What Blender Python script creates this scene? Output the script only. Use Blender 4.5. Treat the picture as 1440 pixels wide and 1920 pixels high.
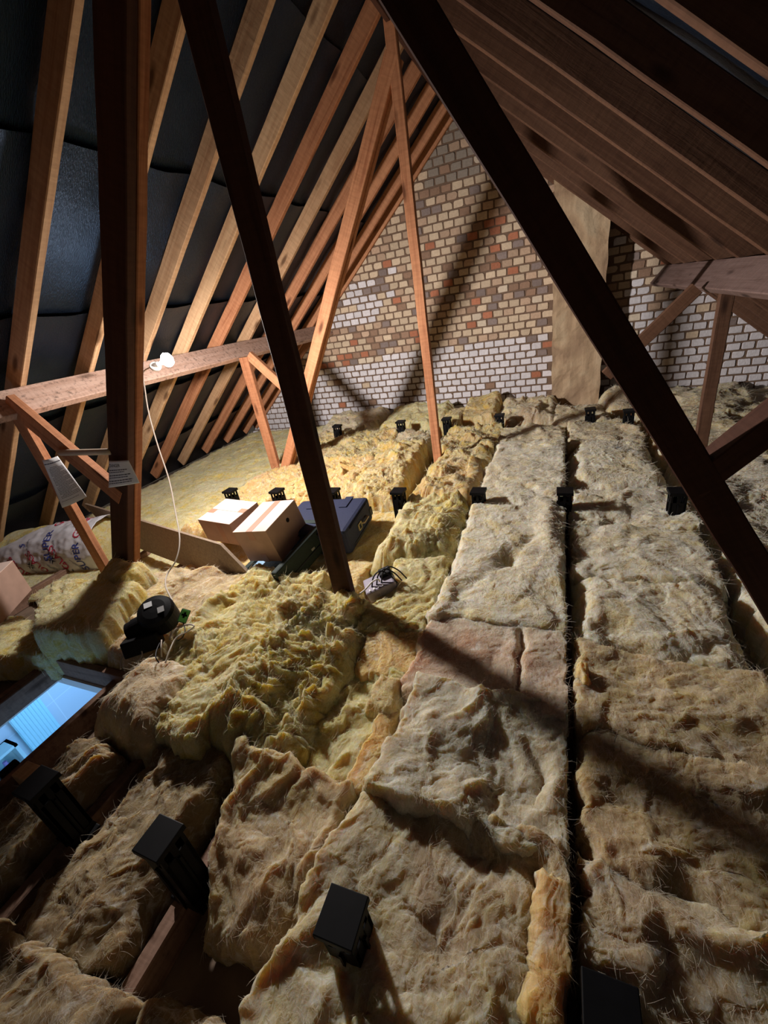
import bpy, bmesh, math, random
import numpy as np
from mathutils import Matrix, Vector

for o in list(bpy.data.objects):
    bpy.data.objects.remove(o, do_unlink=True)
scene = bpy.context.scene
COL = scene.collection
ZO = 1.45            # working coordinates have the eye at the origin; the loft floor is 1.45 m lower
rnd = random.Random(7)

# ------------------------------------------------------------------ camera
cam_data = bpy.data.cameras.new('camera')
cam_data.sensor_fit = 'HORIZONTAL'
cam_data.sensor_width = 36.0
cam_data.lens = 36.0 * 784.175 / 1440.0
cam_data.clip_start = 0.02
cam = bpy.data.objects.new('camera', cam_data)
COL.objects.link(cam)
RIGHT = Vector((0.92317288, 0.34964408, -0.15968988))
DOWN = Vector((0.02118551, -0.46109339, -0.88709868))
FWD = Vector((-0.38380075, 0.81556233, -0.4330763))
m3 = Matrix((RIGHT, -DOWN, -FWD)).transposed()
cam.matrix_world = Matrix.Translation((0, 0, ZO)) @ m3.to_4x4()
scene.camera = cam

# ------------------------------------------------------------------ world, exposure
world = bpy.data.worlds.new('world')
scene.world = world
world.use_nodes = True
world.node_tree.nodes['Background'].inputs[0].default_value = (0.9, 0.75, 0.6, 1)
world.node_tree.nodes['Background'].inputs[1].default_value = 0.05
scene.view_settings.view_transform = 'Standard'
scene.view_settings.look = 'None'
scene.view_settings.gamma = 1.0
scene.view_settings.use_curve_mapping = False
scene.view_settings.exposure = 0.0

# lamp in the bare bulb that hangs by the left post
BULB = Vector((-2.180, 2.0074, -0.0696))
BULB_POWER = 100.0
ld = bpy.data.lights.new('bulb_light', 'POINT')
ld.energy = BULB_POWER
ld.color = (1.0, 0.93, 0.885)
ld.shadow_soft_size = 0.06
ld.use_nodes = True
nt = ld.node_tree
em = next(n for n in nt.nodes if n.type == 'EMISSION')
fo = nt.nodes.new('ShaderNodeLightFalloff')
fo.inputs['Strength'].default_value = 1.0
fo.inputs['Smooth'].default_value = 0.25
mx = nt.nodes.new('ShaderNodeMath')
mx.operation = 'MULTIPLY_ADD'
mx.inputs[1].default_value = 0.65
nt.links.new(fo.outputs['Quadratic'], mx.inputs[0])
nt.links.new(fo.outputs['Linear'], mx.inputs[2])
# bulb spread: strongest along its axis, weaker behind; upward dimming added to darken the roof
tcl = nt.nodes.new('ShaderNodeTexCoord')
sx = nt.nodes.new('ShaderNodeSeparateXYZ')
nt.links.new(tcl.outputs['Normal'], sx.inputs[0])
mr = nt.nodes.new('ShaderNodeMapRange')
mr.interpolation_type = 'SMOOTHSTEP'
mr.inputs['From Min'].default_value = -0.10
mr.inputs['From Max'].default_value = 0.68
mr.inputs['To Min'].default_value = 1.0
mr.inputs['To Max'].default_value = 0.21
nt.links.new(sx.outputs[2], mr.inputs['Value'])
dp = nt.nodes.new('ShaderNodeVectorMath')
dp.operation = 'DOT_PRODUCT'
dp.inputs[1].default_value = (0.80, 0.55, -0.20)
nt.links.new(tcl.outputs['Normal'], dp.inputs[0])
mr2 = nt.nodes.new('ShaderNodeMapRange')
mr2.interpolation_type = 'SMOOTHSTEP'
mr2.inputs['From Min'].default_value = -0.7
mr2.inputs['From Max'].default_value = 0.85
mr2.inputs['To Min'].default_value = 0.44
mr2.inputs['To Max'].default_value = 1.0
nt.links.new(dp.outputs['Value'], mr2.inputs['Value'])
m3_ = nt.nodes.new('ShaderNodeMath')
m3_.operation = 'MULTIPLY'
nt.links.new(mr.outputs[0], m3_.inputs[0])
nt.links.new(mr2.outputs[0], m3_.inputs[1])
m2 = nt.nodes.new('ShaderNodeMath')
m2.operation = 'MULTIPLY'
nt.links.new(mx.outputs[0], m2.inputs[0])
nt.links.new(m3_.outputs[0], m2.inputs[1])
nt.links.new(m2.outputs[0], em.inputs['Strength'])
lo = bpy.data.objects.new('bulb_light', ld)
COL.objects.link(lo)
lo.location = BULB + Vector((0, 0, ZO))
# lamp in the room under the hatch
rd = bpy.data.lights.new('room_light', 'POINT')
rd.energy = 30.0
rd.color = (0.20, 0.50, 1.0)
rd.shadow_soft_size = 0.3
ro = bpy.data.objects.new('room_light', rd)
COL.objects.link(ro)
ro.location = Vector((-2.75, 1.25, -1.80 + ZO))

# unseen fill lamp added below the hatch to brighten the paper on the strut
kd = bpy.data.lights.new('hatch_fill_light', 'POINT')
kd.energy = 18.0
kd.color = (0.34, 0.62, 1.0)
kd.shadow_soft_size = 0.3
ko = bpy.data.objects.new('hatch_fill_light', kd)
COL.objects.link(ko)
ko.location = Vector((-1.75, -0.40, -2.30 + ZO))

# ------------------------------------------------------------------ materials
def new_mat(name):
    m = bpy.data.materials.new(name)
    m.use_nodes = True
    t = m.node_tree
    b = t.nodes['Principled BSDF']
    return m, t, b

def N(t, typ, **kw):
    n = t.nodes.new(typ)
    for k, v in kw.items():
        if k in n.inputs:
            n.inputs[k].default_value = v
        else:
            setattr(n, k, v)
    return n

def ramp(t, src, stops):
    r = t.nodes.new('ShaderNodeValToRGB')
    el = r.color_ramp.elements
    while len(el) < len(stops):
        el.new(0.5)
    for e, (p, c) in zip(el, stops):
        e.position = p
        e.color = c if len(c) == 4 else (*c, 1)
    t.links.new(src, r.inputs['Fac'])
    return r

def mixc(t, fac, a, b, mode='MIX'):
    m = t.nodes.new('ShaderNodeMix')
    m.data_type = 'RGBA'
    m.blend_type = mode
    for sock, v in ((m.inputs[0], fac), (m.inputs[6], a), (m.inputs[7], b)):
        if isinstance(v, (int, float)):
            sock.default_value = v
        elif isinstance(v, tuple):
            sock.default_value = v if len(v) == 4 else (*v, 1)
        else:
            t.links.new(v, sock)
    return m.outputs[2]

def bump(t, b, height, dist, strength=1.0, prev=None):
    n = t.nodes.new('ShaderNodeBump')
    n.inputs['Distance'].default_value = dist
    n.inputs['Strength'].default_value = strength
    t.links.new(height, n.inputs['Height'])
    if prev is not None:
        t.links.new(prev.outputs[0], n.inputs['Normal'])
    t.links.new(n.outputs[0], b.inputs['Normal'])
    return n

def plain(name, col, rough=0.6, metal=0.0, noise=0.0, scale=30.0, bdist=0.0, spec=0.3):
    m, t, b = new_mat(name)
    b.inputs['Base Color'].default_value = (*col, 1)
    b.inputs['Roughness'].default_value = rough
    b.inputs['Metallic'].default_value = metal
    b.inputs['Specular IOR Level'].default_value = spec
    tc = N(t, 'ShaderNodeTexCoord')
    nz = N(t, 'ShaderNodeTexNoise', Scale=scale, Detail=5.0)
    t.links.new(tc.outputs['Object'], nz.inputs['Vector'])
    if noise > 0:
        dark = tuple(c * (1 - noise) for c in col)
        lite = tuple(min(1, c * (1 + noise)) for c in col)
        r = ramp(t, nz.outputs['Fac'], [(0.3, dark), (0.7, lite)])
        t.links.new(r.outputs[0], b.inputs['Base Color'])
    if bdist > 0:
        bump(t, b, nz.outputs['Fac'], bdist)
    return m

def wood(name, lite, dark, rough=0.75, grime=0.0, grime_col=(0.05, 0.035, 0.03)):
    m, t, b = new_mat(name)
    tc = N(t, 'ShaderNodeTexCoord')
    oi = N(t, 'ShaderNodeObjectInfo')
    mul = N(t, 'ShaderNodeVectorMath', operation='SCALE')
    comb = N(t, 'ShaderNodeCombineXYZ')
    for k in range(3):
        t.links.new(oi.outputs['Random'], comb.inputs[k])
    t.links.new(comb.outputs[0], mul.inputs[0])
    mul.inputs['Scale'].default_value = 37.0
    add = N(t, 'ShaderNodeVectorMath', operation='ADD')
    t.links.new(tc.outputs['Object'], add.inputs[0])
    t.links.new(mul.outputs[0], add.inputs[1])
    mp = N(t, 'ShaderNodeMapping')
    mp.inputs['Scale'].default_value = (1.2, 22.0, 22.0)
    t.links.new(add.outputs[0], mp.inputs['Vector'])
    grain = N(t, 'ShaderNodeTexNoise', Scale=1.6, Detail=6.0, Roughness=0.62, Distortion=0.6)
    t.links.new(mp.outputs[0], grain.inputs['Vector'])
    base = ramp(t, grain.outputs['Fac'], [(0.28, dark), (0.5, tuple((a + 2 * c) / 3 for a, c in zip(dark, lite))), (0.72, lite)])
    # saw marks and fuzz across the grain
    mp2 = N(t, 'ShaderNodeMapping')
    mp2.inputs['Scale'].default_value = (45.0, 8.0, 8.0)
    t.links.new(add.outputs[0], mp2.inputs['Vector'])
    saw = N(t, 'ShaderNodeTexNoise', Scale=1.5, Detail=3.0)
    t.links.new(mp2.outputs[0], saw.inputs['Vector'])
    sr = ramp(t, saw.outputs['Fac'], [(0.35, (0.82, 0.8, 0.78)), (0.65, (1.08, 1.08, 1.08))])
    c1 = mixc(t, 0.6, base.outputs[0], sr.outputs[0], 'MULTIPLY')
    # knots
    mp3 = N(t, 'ShaderNodeMapping')
    mp3.inputs['Scale'].default_value = (2.6, 9.0, 9.0)
    t.links.new(add.outputs[0], mp3.inputs['Vector'])
    vo = N(t, 'ShaderNodeTexVoronoi', Scale=1.0)
    t.links.new(mp3.outputs[0], vo.inputs['Vector'])
    kr = ramp(t, vo.outputs['Distance'], [(0.08, (1, 1, 1)), (0.2, (0, 0, 0))])
    c2 = mixc(t, kr.outputs[0], c1, tuple(c * 0.45 for c in dark))
    # board to board colour variation
    vr = ramp(t, oi.outputs['Random'], [(0.0, (0.8, 0.74, 0.7)), (0.5, (1, 1, 1)), (1.0, (1.12, 1.1, 1.06))])
    c3 = mixc(t, 0.8, c2, vr.outputs[0], 'MULTIPLY')
    if grime > 0:
        gn = N(t, 'ShaderNodeTexNoise', Scale=42.0, Detail=8.0, Roughness=0.7)
        t.links.new(add.outputs[0], gn.inputs['Vector'])
        gr = ramp(t, gn.outputs['Fac'], [(0.53, (0, 0, 0)), (0.66, (grime, grime, grime))])
        c3 = mixc(t, gr.outputs[0], c3, grime_col)
    t.links.new(c3, b.inputs['Base Color'])
    b.inputs['Roughness'].default_value = rough
    b.inputs['Specular IOR Level'].default_value = 0.2
    b1 = bump(t, b, grain.outputs['Fac'], 0.003, 0.7)
    bump(t, b, saw.outputs['Fac'], 0.002, 0.6, b1)
    return m

STRANDS = {}
def wool(name, c1, c2, c3, fac2=0.5, fac3=0.5, fibre=1.0):
    """glass wool: c1 body, c2 second tone in drifts, c3 dust or scorch in broad patches"""
    m, t, b = new_mat(name)
    geo = N(t, 'ShaderNodeNewGeometry')
    pos = geo.outputs['Position']
    def noise(scale, detail=5.0, dist=0.0, rough=0.6, stretch=None):
        n = N(t, 'ShaderNodeTexNoise', Scale=scale, Detail=detail, Distortion=dist, Roughness=rough)
        if stretch:
            mp = N(t, 'ShaderNodeMapping')
            mp.inputs['Scale'].default_value = stretch
            mp.inputs['Rotation'].default_value = (0, 0, 0.5)
            t.links.new(pos, mp.inputs['Vector'])
            t.links.new(mp.outputs[0], n.inputs['Vector'])
        else:
            t.links.new(pos, n.inputs['Vector'])
        return n.outputs['Fac']
    f2 = ramp(t, noise(6.0, 7.0, 1.6), [(0.47, (0, 0, 0)), (0.62, (fac2,) * 3)])
    a = mixc(t, f2.outputs[0], c1, c2)
    f3 = ramp(t, noise(2.3, 6.0, 0.9), [(0.48, (0, 0, 0)), (0.66, (fac3,) * 3)])
    a = mixc(t, f3.outputs[0], a, c3)
    f4 = ramp(t, noise(13.0, 6.0, 2.0), [(0.54, (0, 0, 0)), (0.68, (0.7,) * 3)])
    a = mixc(t, f4.outputs[0], a, tuple(0.35 * c + 0.65 * w for c, w in zip(c1, (0.92, 0.90, 0.86))))
    fn = noise(55.0, 6.0, 2.5, 0.7, (1.0, 0.35, 1.0))
    fr = ramp(t, fn, [(0.3, (0.72, 0.68, 0.6)), (0.7, (1.12, 1.12, 1.12))])
    a = mixc(t, 0.75, a, fr.outputs[0], 'MULTIPLY')
    t.links.new(a, b.inputs['Base Color'])
    b.inputs['Roughness'].default_value = 1.0
    b.inputs['Specular IOR Level'].default_value = 0.0
    b.inputs['Subsurface Weight'].default_value = 0.7
    b.inputs['Subsurface Radius'].default_value = (1.0, 0.62, 0.30)
    b.inputs['Subsurface Scale'].default_value = 0.05
    b1 = bump(t, b, noise(26.0, 6.0, 1.6, 0.62), 0.018 * fibre, 0.8)
    b2 = bump(t, b, fn, 0.012 * fibre, 0.8, b1)
    bump(t, b, noise(240.0, 3.0, 3.0, 0.7), 0.003 * fibre, 0.6, b2)
    # loose strands of the same wool let light through
    f = bpy.data.materials.new(name + '_strands')
    f.use_nodes = True
    t = f.node_tree
    t.nodes.clear()
    col = tuple(min(0.95, 0.55 * c + 0.45 * w) for c, w in zip(c1, (0.95, 0.92, 0.86)))
    d = N(t, 'ShaderNodeBsdfDiffuse')
    d.inputs[0].default_value = (*col, 1)
    tl = N(t, 'ShaderNodeBsdfTranslucent')
    tl.inputs[0].default_value = (*col, 1)
    mx = N(t, 'ShaderNodeMixShader')
    mx.inputs[0].default_value = 0.5
    t.links.new(d.outputs[0], mx.inputs[1])
    t.links.new(tl.outputs[0], mx.inputs[2])
    out = N(t, 'ShaderNodeOutputMaterial')
    t.links.new(mx.outputs[0], out.inputs['Surface'])
    STRANDS[m.name] = f
    return m

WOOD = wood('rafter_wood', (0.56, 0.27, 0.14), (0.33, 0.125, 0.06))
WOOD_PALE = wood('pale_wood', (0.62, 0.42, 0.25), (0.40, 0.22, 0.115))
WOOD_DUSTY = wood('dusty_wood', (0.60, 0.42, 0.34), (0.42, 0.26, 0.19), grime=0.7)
WOOD_DARK_SHADE = wood('dark_shade_wood', (0.075, 0.032, 0.020), (0.042, 0.017, 0.012))  # wood darkened: the unlit faces of the near truss put into the colour
WOOD_BROWN_SHADE = wood('brown_shade_wood', (0.14, 0.072, 0.043), (0.075, 0.034, 0.021))  # dimness of the right slope and far right strut put into the brown
WOOD_SHADE = wood('grey_brown_shade_wood', (0.20, 0.135, 0.12), (0.11, 0.065, 0.055), grime=0.3)  # darker dusty wood, the right purlin's dimness put into the colour
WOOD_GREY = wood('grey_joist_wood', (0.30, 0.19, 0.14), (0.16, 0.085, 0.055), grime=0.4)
CREAM = wool('wool_cream', (0.84, 0.79, 0.65), (0.82, 0.68, 0.36), (0.70, 0.60, 0.43), 0.8, 0.75)
YELLOW = wool('wool_yellow', (0.82, 0.67, 0.36), (0.82, 0.55, 0.13), (0.84, 0.55, 0.30), 0.9, 0.6, 1.3)
LEMON = wool('wool_lemon', (0.83, 0.74, 0.40), (0.80, 0.60, 0.16), (0.80, 0.75, 0.52), 0.85, 0.6, 1.4)
GOLD = wool('wool_gold', (0.80, 0.58, 0.26), (0.82, 0.50, 0.17), (0.82, 0.52, 0.30), 0.7, 0.7, 0.8)
TAN = wool('wool_tan', (0.76, 0.66, 0.47), (0.78, 0.63, 0.30), (0.56, 0.41, 0.28), 0.6, 0.8)
PEACH = wool('wool_peach', (0.78, 0.64, 0.50), (0.80, 0.70, 0.54), (0.55, 0.33, 0.22), 0.5, 0.9, 0.7)
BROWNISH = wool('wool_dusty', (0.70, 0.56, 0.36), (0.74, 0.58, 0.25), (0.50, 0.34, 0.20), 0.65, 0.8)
SHADED_BROWN = wool('wool_brown_shaded', (0.42, 0.32, 0.19), (0.48, 0.40, 0.26), (0.28, 0.19, 0.11), 0.6, 0.8)  # brown wool with the shade of the left foreground put into its colour
BLACK = plain('black_plastic', (0.005, 0.005, 0.006), 0.55, noise=0.2, spec=0.12)
CARD = plain('cardboard', (0.74, 0.57, 0.49), 0.8, noise=0.08, scale=12)
CARD_SHADED = plain('cardboard_shaded', (0.46, 0.30, 0.235), 0.85, noise=0.1, scale=12)  # same card as the top flaps, shade of the sides put into the colour
TAPE = plain('parcel_tape', (0.44, 0.23, 0.155), 0.4)
WHITE = plain('white_plastic', (0.80, 0.79, 0.76), 0.4)
PAPER = plain('paper', (0.80, 0.82, 0.84), 0.8, noise=0.04, scale=8)
INK = plain('ink', (0.06, 0.06, 0.08), 0.8)
CABLE = plain('grey_cable', (0.48, 0.42, 0.36), 0.5)
WIRE_BLACK = plain('black_wire', (0.015, 0.015, 0.02), 0.5)

# ------------------------------------------------------------------ object helpers
WM = {}
def _link(o, parent, world_m, smooth):
    COL.objects.link(o)
    WM[o.name] = world_m
    if parent is not None:
        o.parent = parent
        o.matrix_local = WM[parent.name].inverted() @ world_m
    else:
        o.matrix_local = world_m
    if smooth and o.type == 'MESH':
        o.data.polygons.foreach_set('use_smooth', [True] * len(o.data.polygons))

def mesh_obj(name, V, F, mat, parent=None, M=None, smooth=False):
    V = np.asarray(V, float).reshape(-1, 3)
    if M is None:
        c = np.array([(V[:, 0].min() + V[:, 0].max()) / 2, (V[:, 1].min() + V[:, 1].max()) / 2, V[:, 2].min()])
        V = V - c
        M = Matrix.Translation(c)
    me = bpy.data.meshes.new(name)
    me.from_pydata([tuple(v) for v in V], [], F)
    me.update()
    for mm in (mat if isinstance(mat, (list, tuple)) else [mat]):
        me.materials.append(mm)
    o = bpy.data.objects.new(name, me)
    _link(o, parent, Matrix.Translation((0, 0, ZO)) @ M, smooth)
    return o

def thing(name, label, cat, loc, group=None):
    o = bpy.data.objects.new(name, None)
    o.empty_display_size = 0.05
    _link(o, None, Matrix.Translation((loc[0], loc[1], loc[2] + ZO)), False)
    return tag(o, label, cat, group)

def tag(o, label, cat, group=None, kind=None):
    o['label'] = label
    o['category'] = cat
    if group:
        o['group'] = group
    if kind:
        o['kind'] = kind
    return o

def struct(o):
    o['kind'] = 'structure'
    return o

class MB:
    """collects shapes into one mesh"""
    def __init__(s):
        s.v, s.f = [], []
    def add(s, V, F):
        k = len(s.v)
        s.v += [tuple(p) for p in V]
        s.f += [tuple(i + k for i in f) for f in F]
    def box(s, c, d, R=None, taper=1.0, bev=0.0):
        x, y, z = (q / 2 for q in d)
        R = R or Matrix.Identity(3)
        c = Vector(c)
        if bev <= 0:
            P = [(sx * x * (taper if sz > 0 else 1), sy * y * (taper if sz > 0 else 1), sz * z)
                 for sz in (-1, 1) for sx, sy in ((-1, -1), (1, -1), (1, 1), (-1, 1))]
            F = [(3, 2, 1, 0), (4, 5, 6, 7), (0, 1, 5, 4), (1, 2, 6, 5), (2, 3, 7, 6), (3, 0, 4, 7)]
        else:
            bm = bmesh.new()
            bmesh.ops.create_cube(bm, size=1.0)
            for v in bm.verts:
                v.co = Vector((v.co.x * d[0], v.co.y * d[1], v.co.z * d[2]))
            bmesh.ops.bevel(bm, geom=list(bm.edges), offset=bev, segments=2, affect='EDGES', profile=0.5)
            P = [v.co.copy() for v in bm.verts]
            F = [[v.index for v in f.verts] for f in bm.faces]
            bm.free()
        s.add([c + R @ Vector(p) for p in P], F)
    def tube(s, pts, r, n=8, caps=True):
        pts = [Vector(p) for p in pts]
        rs = r if isinstance(r, (list, tuple)) else [r] * len(pts)
        ring = []
        up = Vector((0.13, 0.27, 1)).normalized()
        for i, p in enumerate(pts):
            d = (pts[min(i + 1, len(pts) - 1)] - pts[max(i - 1, 0)]).normalized()
            a = d.cross(up)
            if a.length < 1e-3:
                a = d.orthogonal()
            a.normalize()
            up = a.cross(d).normalized()
            ring.append([p + rs[i] * (a * math.cos(t) + up * math.sin(t)) for t in [2 * math.pi * j / n for j in range(n)]])
        V = [q for r_ in ring for q in r_]
        F = [(i * n + j, i * n + (j + 1) % n, (i + 1) * n + (j + 1) % n, (i + 1) * n + j)
             for i in range(len(pts) - 1) for j in range(n)]
        if caps:
            F += [tuple(range(n - 1, -1, -1)), tuple((len(pts) - 1) * n + j for j in range(n))]
        s.add(V, F)
    def lathe(s, c, axis, prof, n=24):
        """prof: (distance along axis, radius)"""
        axis = Vector(axis).normalized()
        a = axis.orthogonal().normalized()
        b = axis.cross(a)
        c = Vector(c)
        V, F = [], []
        for h, r in prof:
            V += [c + axis * h + r * (a * math.cos(t) + b * math.sin(t)) for t in [2 * math.pi * j / n for j in range(n)]]
        for i in range(len(prof) - 1):
            F += [(i * n + j, i * n + (j + 1) % n, (i + 1) * n + (j + 1) % n, (i + 1) * n + j) for j in range(n)]
        F += [tuple(range(n - 1, -1, -1)), tuple((len(prof) - 1) * n + j for j in range(n))]
        s.add(V, F)
    def build(s, name, mat, parent=None, M=None, smooth=False):
        return mesh_obj(name, s.v, s.f, mat, parent, M, smooth)

def smooth_path(pts, per=8):
    P = [Vector(p) for p in pts]
    P = [P[0] * 2 - P[1]] + P + [P[-1] * 2 - P[-2]]
    out = []
    for i in range(1, len(P) - 2):
        for k in range(per):
            t = k / per
            a, b, c, d = P[i - 1:i + 3]
            out.append(0.5 * ((2 * b) + (c - a) * t + (2 * a - 5 * b + 4 * c - d) * t * t + (3 * b - a - 3 * c + d) * t ** 3))
    out.append(P[-2])
    return out

def beam(name, p0, p1, wdir, w, t, mat, parent=None, seed=0):
    """sawn timber: length p0-p1, width w along wdir, thickness t; local X runs with the grain"""
    p0, p1 = Vector(p0), Vector(p1)
    X = (p1 - p0)
    L = X.length
    X.normalize()
    Yv = Vector(wdir)
    Yv = (Yv - X * Yv.dot(X)).normalized()
    Zv = X.cross(Yv)
    r = random.Random(seed + int(abs(p0.y * 1000)) + int(abs(p0.x * 777)))
    n = max(3, int(L / 0.18))
    ch = min(0.004, t * 0.12)
    V, F = [], []
    hw, ht = w / 2, t / 2
    sec = [(-hw + ch, -ht), (hw - ch, -ht), (hw, -ht + ch), (hw, ht - ch), (hw - ch, ht), (-hw + ch, ht), (-hw, ht - ch), (-hw, -ht + ch)]
    for i in range(n + 1):
        dy, dz = r.uniform(-1, 1) * 0.0012, r.uniform(-1, 1) * 0.0012
        for y, z in sec:
            V.append((i / n * L, y + dy + r.uniform(-1, 1) * 0.0007, z + dz + r.uniform(-1, 1) * 0.0007))
    for i in range(n):
        for j in range(8):
            F.append((i * 8 + j, (i + 1) * 8 + j, (i + 1) * 8 + (j + 1) % 8, i * 8 + (j + 1) % 8))
    F += [tuple(range(8)), tuple(n * 8 + j for j in range(7, -1, -1))]
    M = Matrix((X, Yv, Zv)).transposed().to_4x4()
    M.translation = p0
    return mesh_obj(name, V, F, mat, parent, M)

# ------------------------------------------------------------------ noise in numpy
_rs = np.random.RandomState(11)
PERM = _rs.permutation(512)
GA = _rs.rand(512) * 2 * np.pi
GX, GY = np.cos(GA), np.sin(GA)
def perlin(x, y, seed=0):
    x = np.asarray(x, float) + seed * 17.31
    y = np.asarray(y, float) - seed * 9.77
    xi, yi = np.floor(x).astype(int), np.floor(y).astype(int)
    xf, yf = x - xi, y - yi
    def g(ix, iy, dx, dy):
        h = PERM[(PERM[ix & 511] + iy) & 511]
        return GX[h] * dx + GY[h] * dy
    u = xf ** 3 * (xf * (xf * 6 - 15) + 10)
    v = yf ** 3 * (yf * (yf * 6 - 15) + 10)
    a = g(xi, yi, xf, yf) * (1 - u) + g(xi + 1, yi, xf - 1, yf) * u
    b = g(xi, yi + 1, xf, yf - 1) * (1 - u) + g(xi + 1, yi + 1, xf - 1, yf - 1) * u
    return (a * (1 - v) + b * v) * 1.5
def fbm(x, y, seed=0, oct=4, gain=0.5):
    s, a, f = 0, 1.0, 1.0
    for i in range(oct):
        s = s + a * perlin(x * f, y * f, seed + i * 3)
        a *= gain
        f *= 2.03
    return s

# ------------------------------------------------------------------ roof geometry
XR, ZR, TH = -0.941, 1.475, 0.704562734       # ridge line of the rafters' undersides, pitch
C_, S_ = math.cos(TH), math.sin(TH)
WALL_Y = 5.1
def slope_pt(side, s, n, y):
    """s down the slope from the ridge, n outward from the rafters' undersides; side -1 left, +1 right"""
    return Vector((XR + side * (C_ * s + S_ * n), y, ZR - S_ * s + C_ * n))

# ---- roofing felt: laps every 0.855 m, sagging between the rafters
def felt_mat():
    m, t, b = new_mat('roofing_felt')
    tc = N(t, 'ShaderNodeTexCoord')
    nz = N(t, 'ShaderNodeTexNoise', Scale=5.0, Detail=6.0)
    t.links.new(tc.outputs['Object'], nz.inputs['Vector'])
    mp = N(t, 'ShaderNodeMapping')
    mp.inputs['Scale'].default_value = (60, 260, 60)
    t.links.new(tc.outputs['Object'], mp.inputs['Vector'])
    we = N(t, 'ShaderNodeTexNoise', Scale=1.0, Detail=4.0)
    t.links.new(mp.outputs[0], we.inputs['Vector'])
    r = ramp(t, nz.outputs['Fac'], [(0.3, (0.0025, 0.003, 0.005)), (0.7, (0.006, 0.007, 0.011))])
    t.links.new(r.outputs[0], b.inputs['Base Color'])
    b.inputs['Roughness'].default_value = 0.38
    b.inputs['Specular IOR Level'].default_value = 0.65
    b.inputs['Specular Tint'].default_value = (0.22, 0.5, 1.0, 1)
    b1 = bump(t, b, nz.outputs['Fac'], 0.01, 0.6)
    bump(t, b, we.outputs['Fac'], 0.004, 1.0, b1)
    return m
FELT = felt_mat()
def felt():
    V, F = [], []
    ys = np.arange(-1.2, 5.16, 0.045)
    for side in (-1, 1):
        edges = [0.0, 0.29, 1.15, 2.005, 2.86, 3.72, 4.5]
        for k in range(len(edges) - 1):
            s0, s1 = edges[k], edges[k + 1] + 0.1
            ns = 14
            base = len(V)
            S, Yg = np.meshgrid(np.linspace(s0, s1, ns), ys, indexing='ij')
            ph = np.abs(np.sin(np.pi * (Yg - 1.516) / 0.412))
            sag = 0.013 * ph ** 1.3
            t = (S - s0) / (s1 - s0)
            droop = 0.010 * np.exp(-t * 7) * ph + 0.006 * np.exp(-t * 5)
            nn = 0.102 - sag * (0.45 + 0.55 * np.exp(-t * 3)) - droop + t * 0.012 + 0.006 * fbm(S * 5, Yg * 5, 3 + k) + 0.006
            for i in range(ns):
                for j in range(len(ys)):
                    V.append(slope_pt(side, S[i, j] + 0.006 * math.sin(ys[j] * 9 + k), nn[i, j], ys[j]))
            m = len(ys)
            F += [(base + i * m + j, base + i * m + j + 1, base + (i + 1) * m + j + 1, base + (i + 1) * m + j)
                  for i in range(ns - 1) for j in range(m - 1)]
    return struct(mesh_obj('ceiling', V, F, FELT, smooth=True))
felt()

# ---- floor: back of the ceiling boards, with the hatch cut out
HX0, HX1, HY0, HY1 = -2.41, -1.915, -0.12, 0.79
FZ = -1.45
mb = MB()
for x0, x1, y0, y1 in ((-4.6, HX0, -1.2, 5.3), (HX1, 2.8, -1.2, 5.3), (HX0, HX1, -1.2, HY0), (HX0, HX1, HY1, 5.3)):
    mb.box(((x0 + x1) / 2, (y0 + y1) / 2, FZ - 0.01), (x1 - x0, y1 - y0, 0.02))
FLOOR = plain('ceiling_board_back', (0.20, 0.14, 0.10), 0.9, noise=0.3, scale=9)
struct(mb.build('floor', FLOOR))

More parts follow.
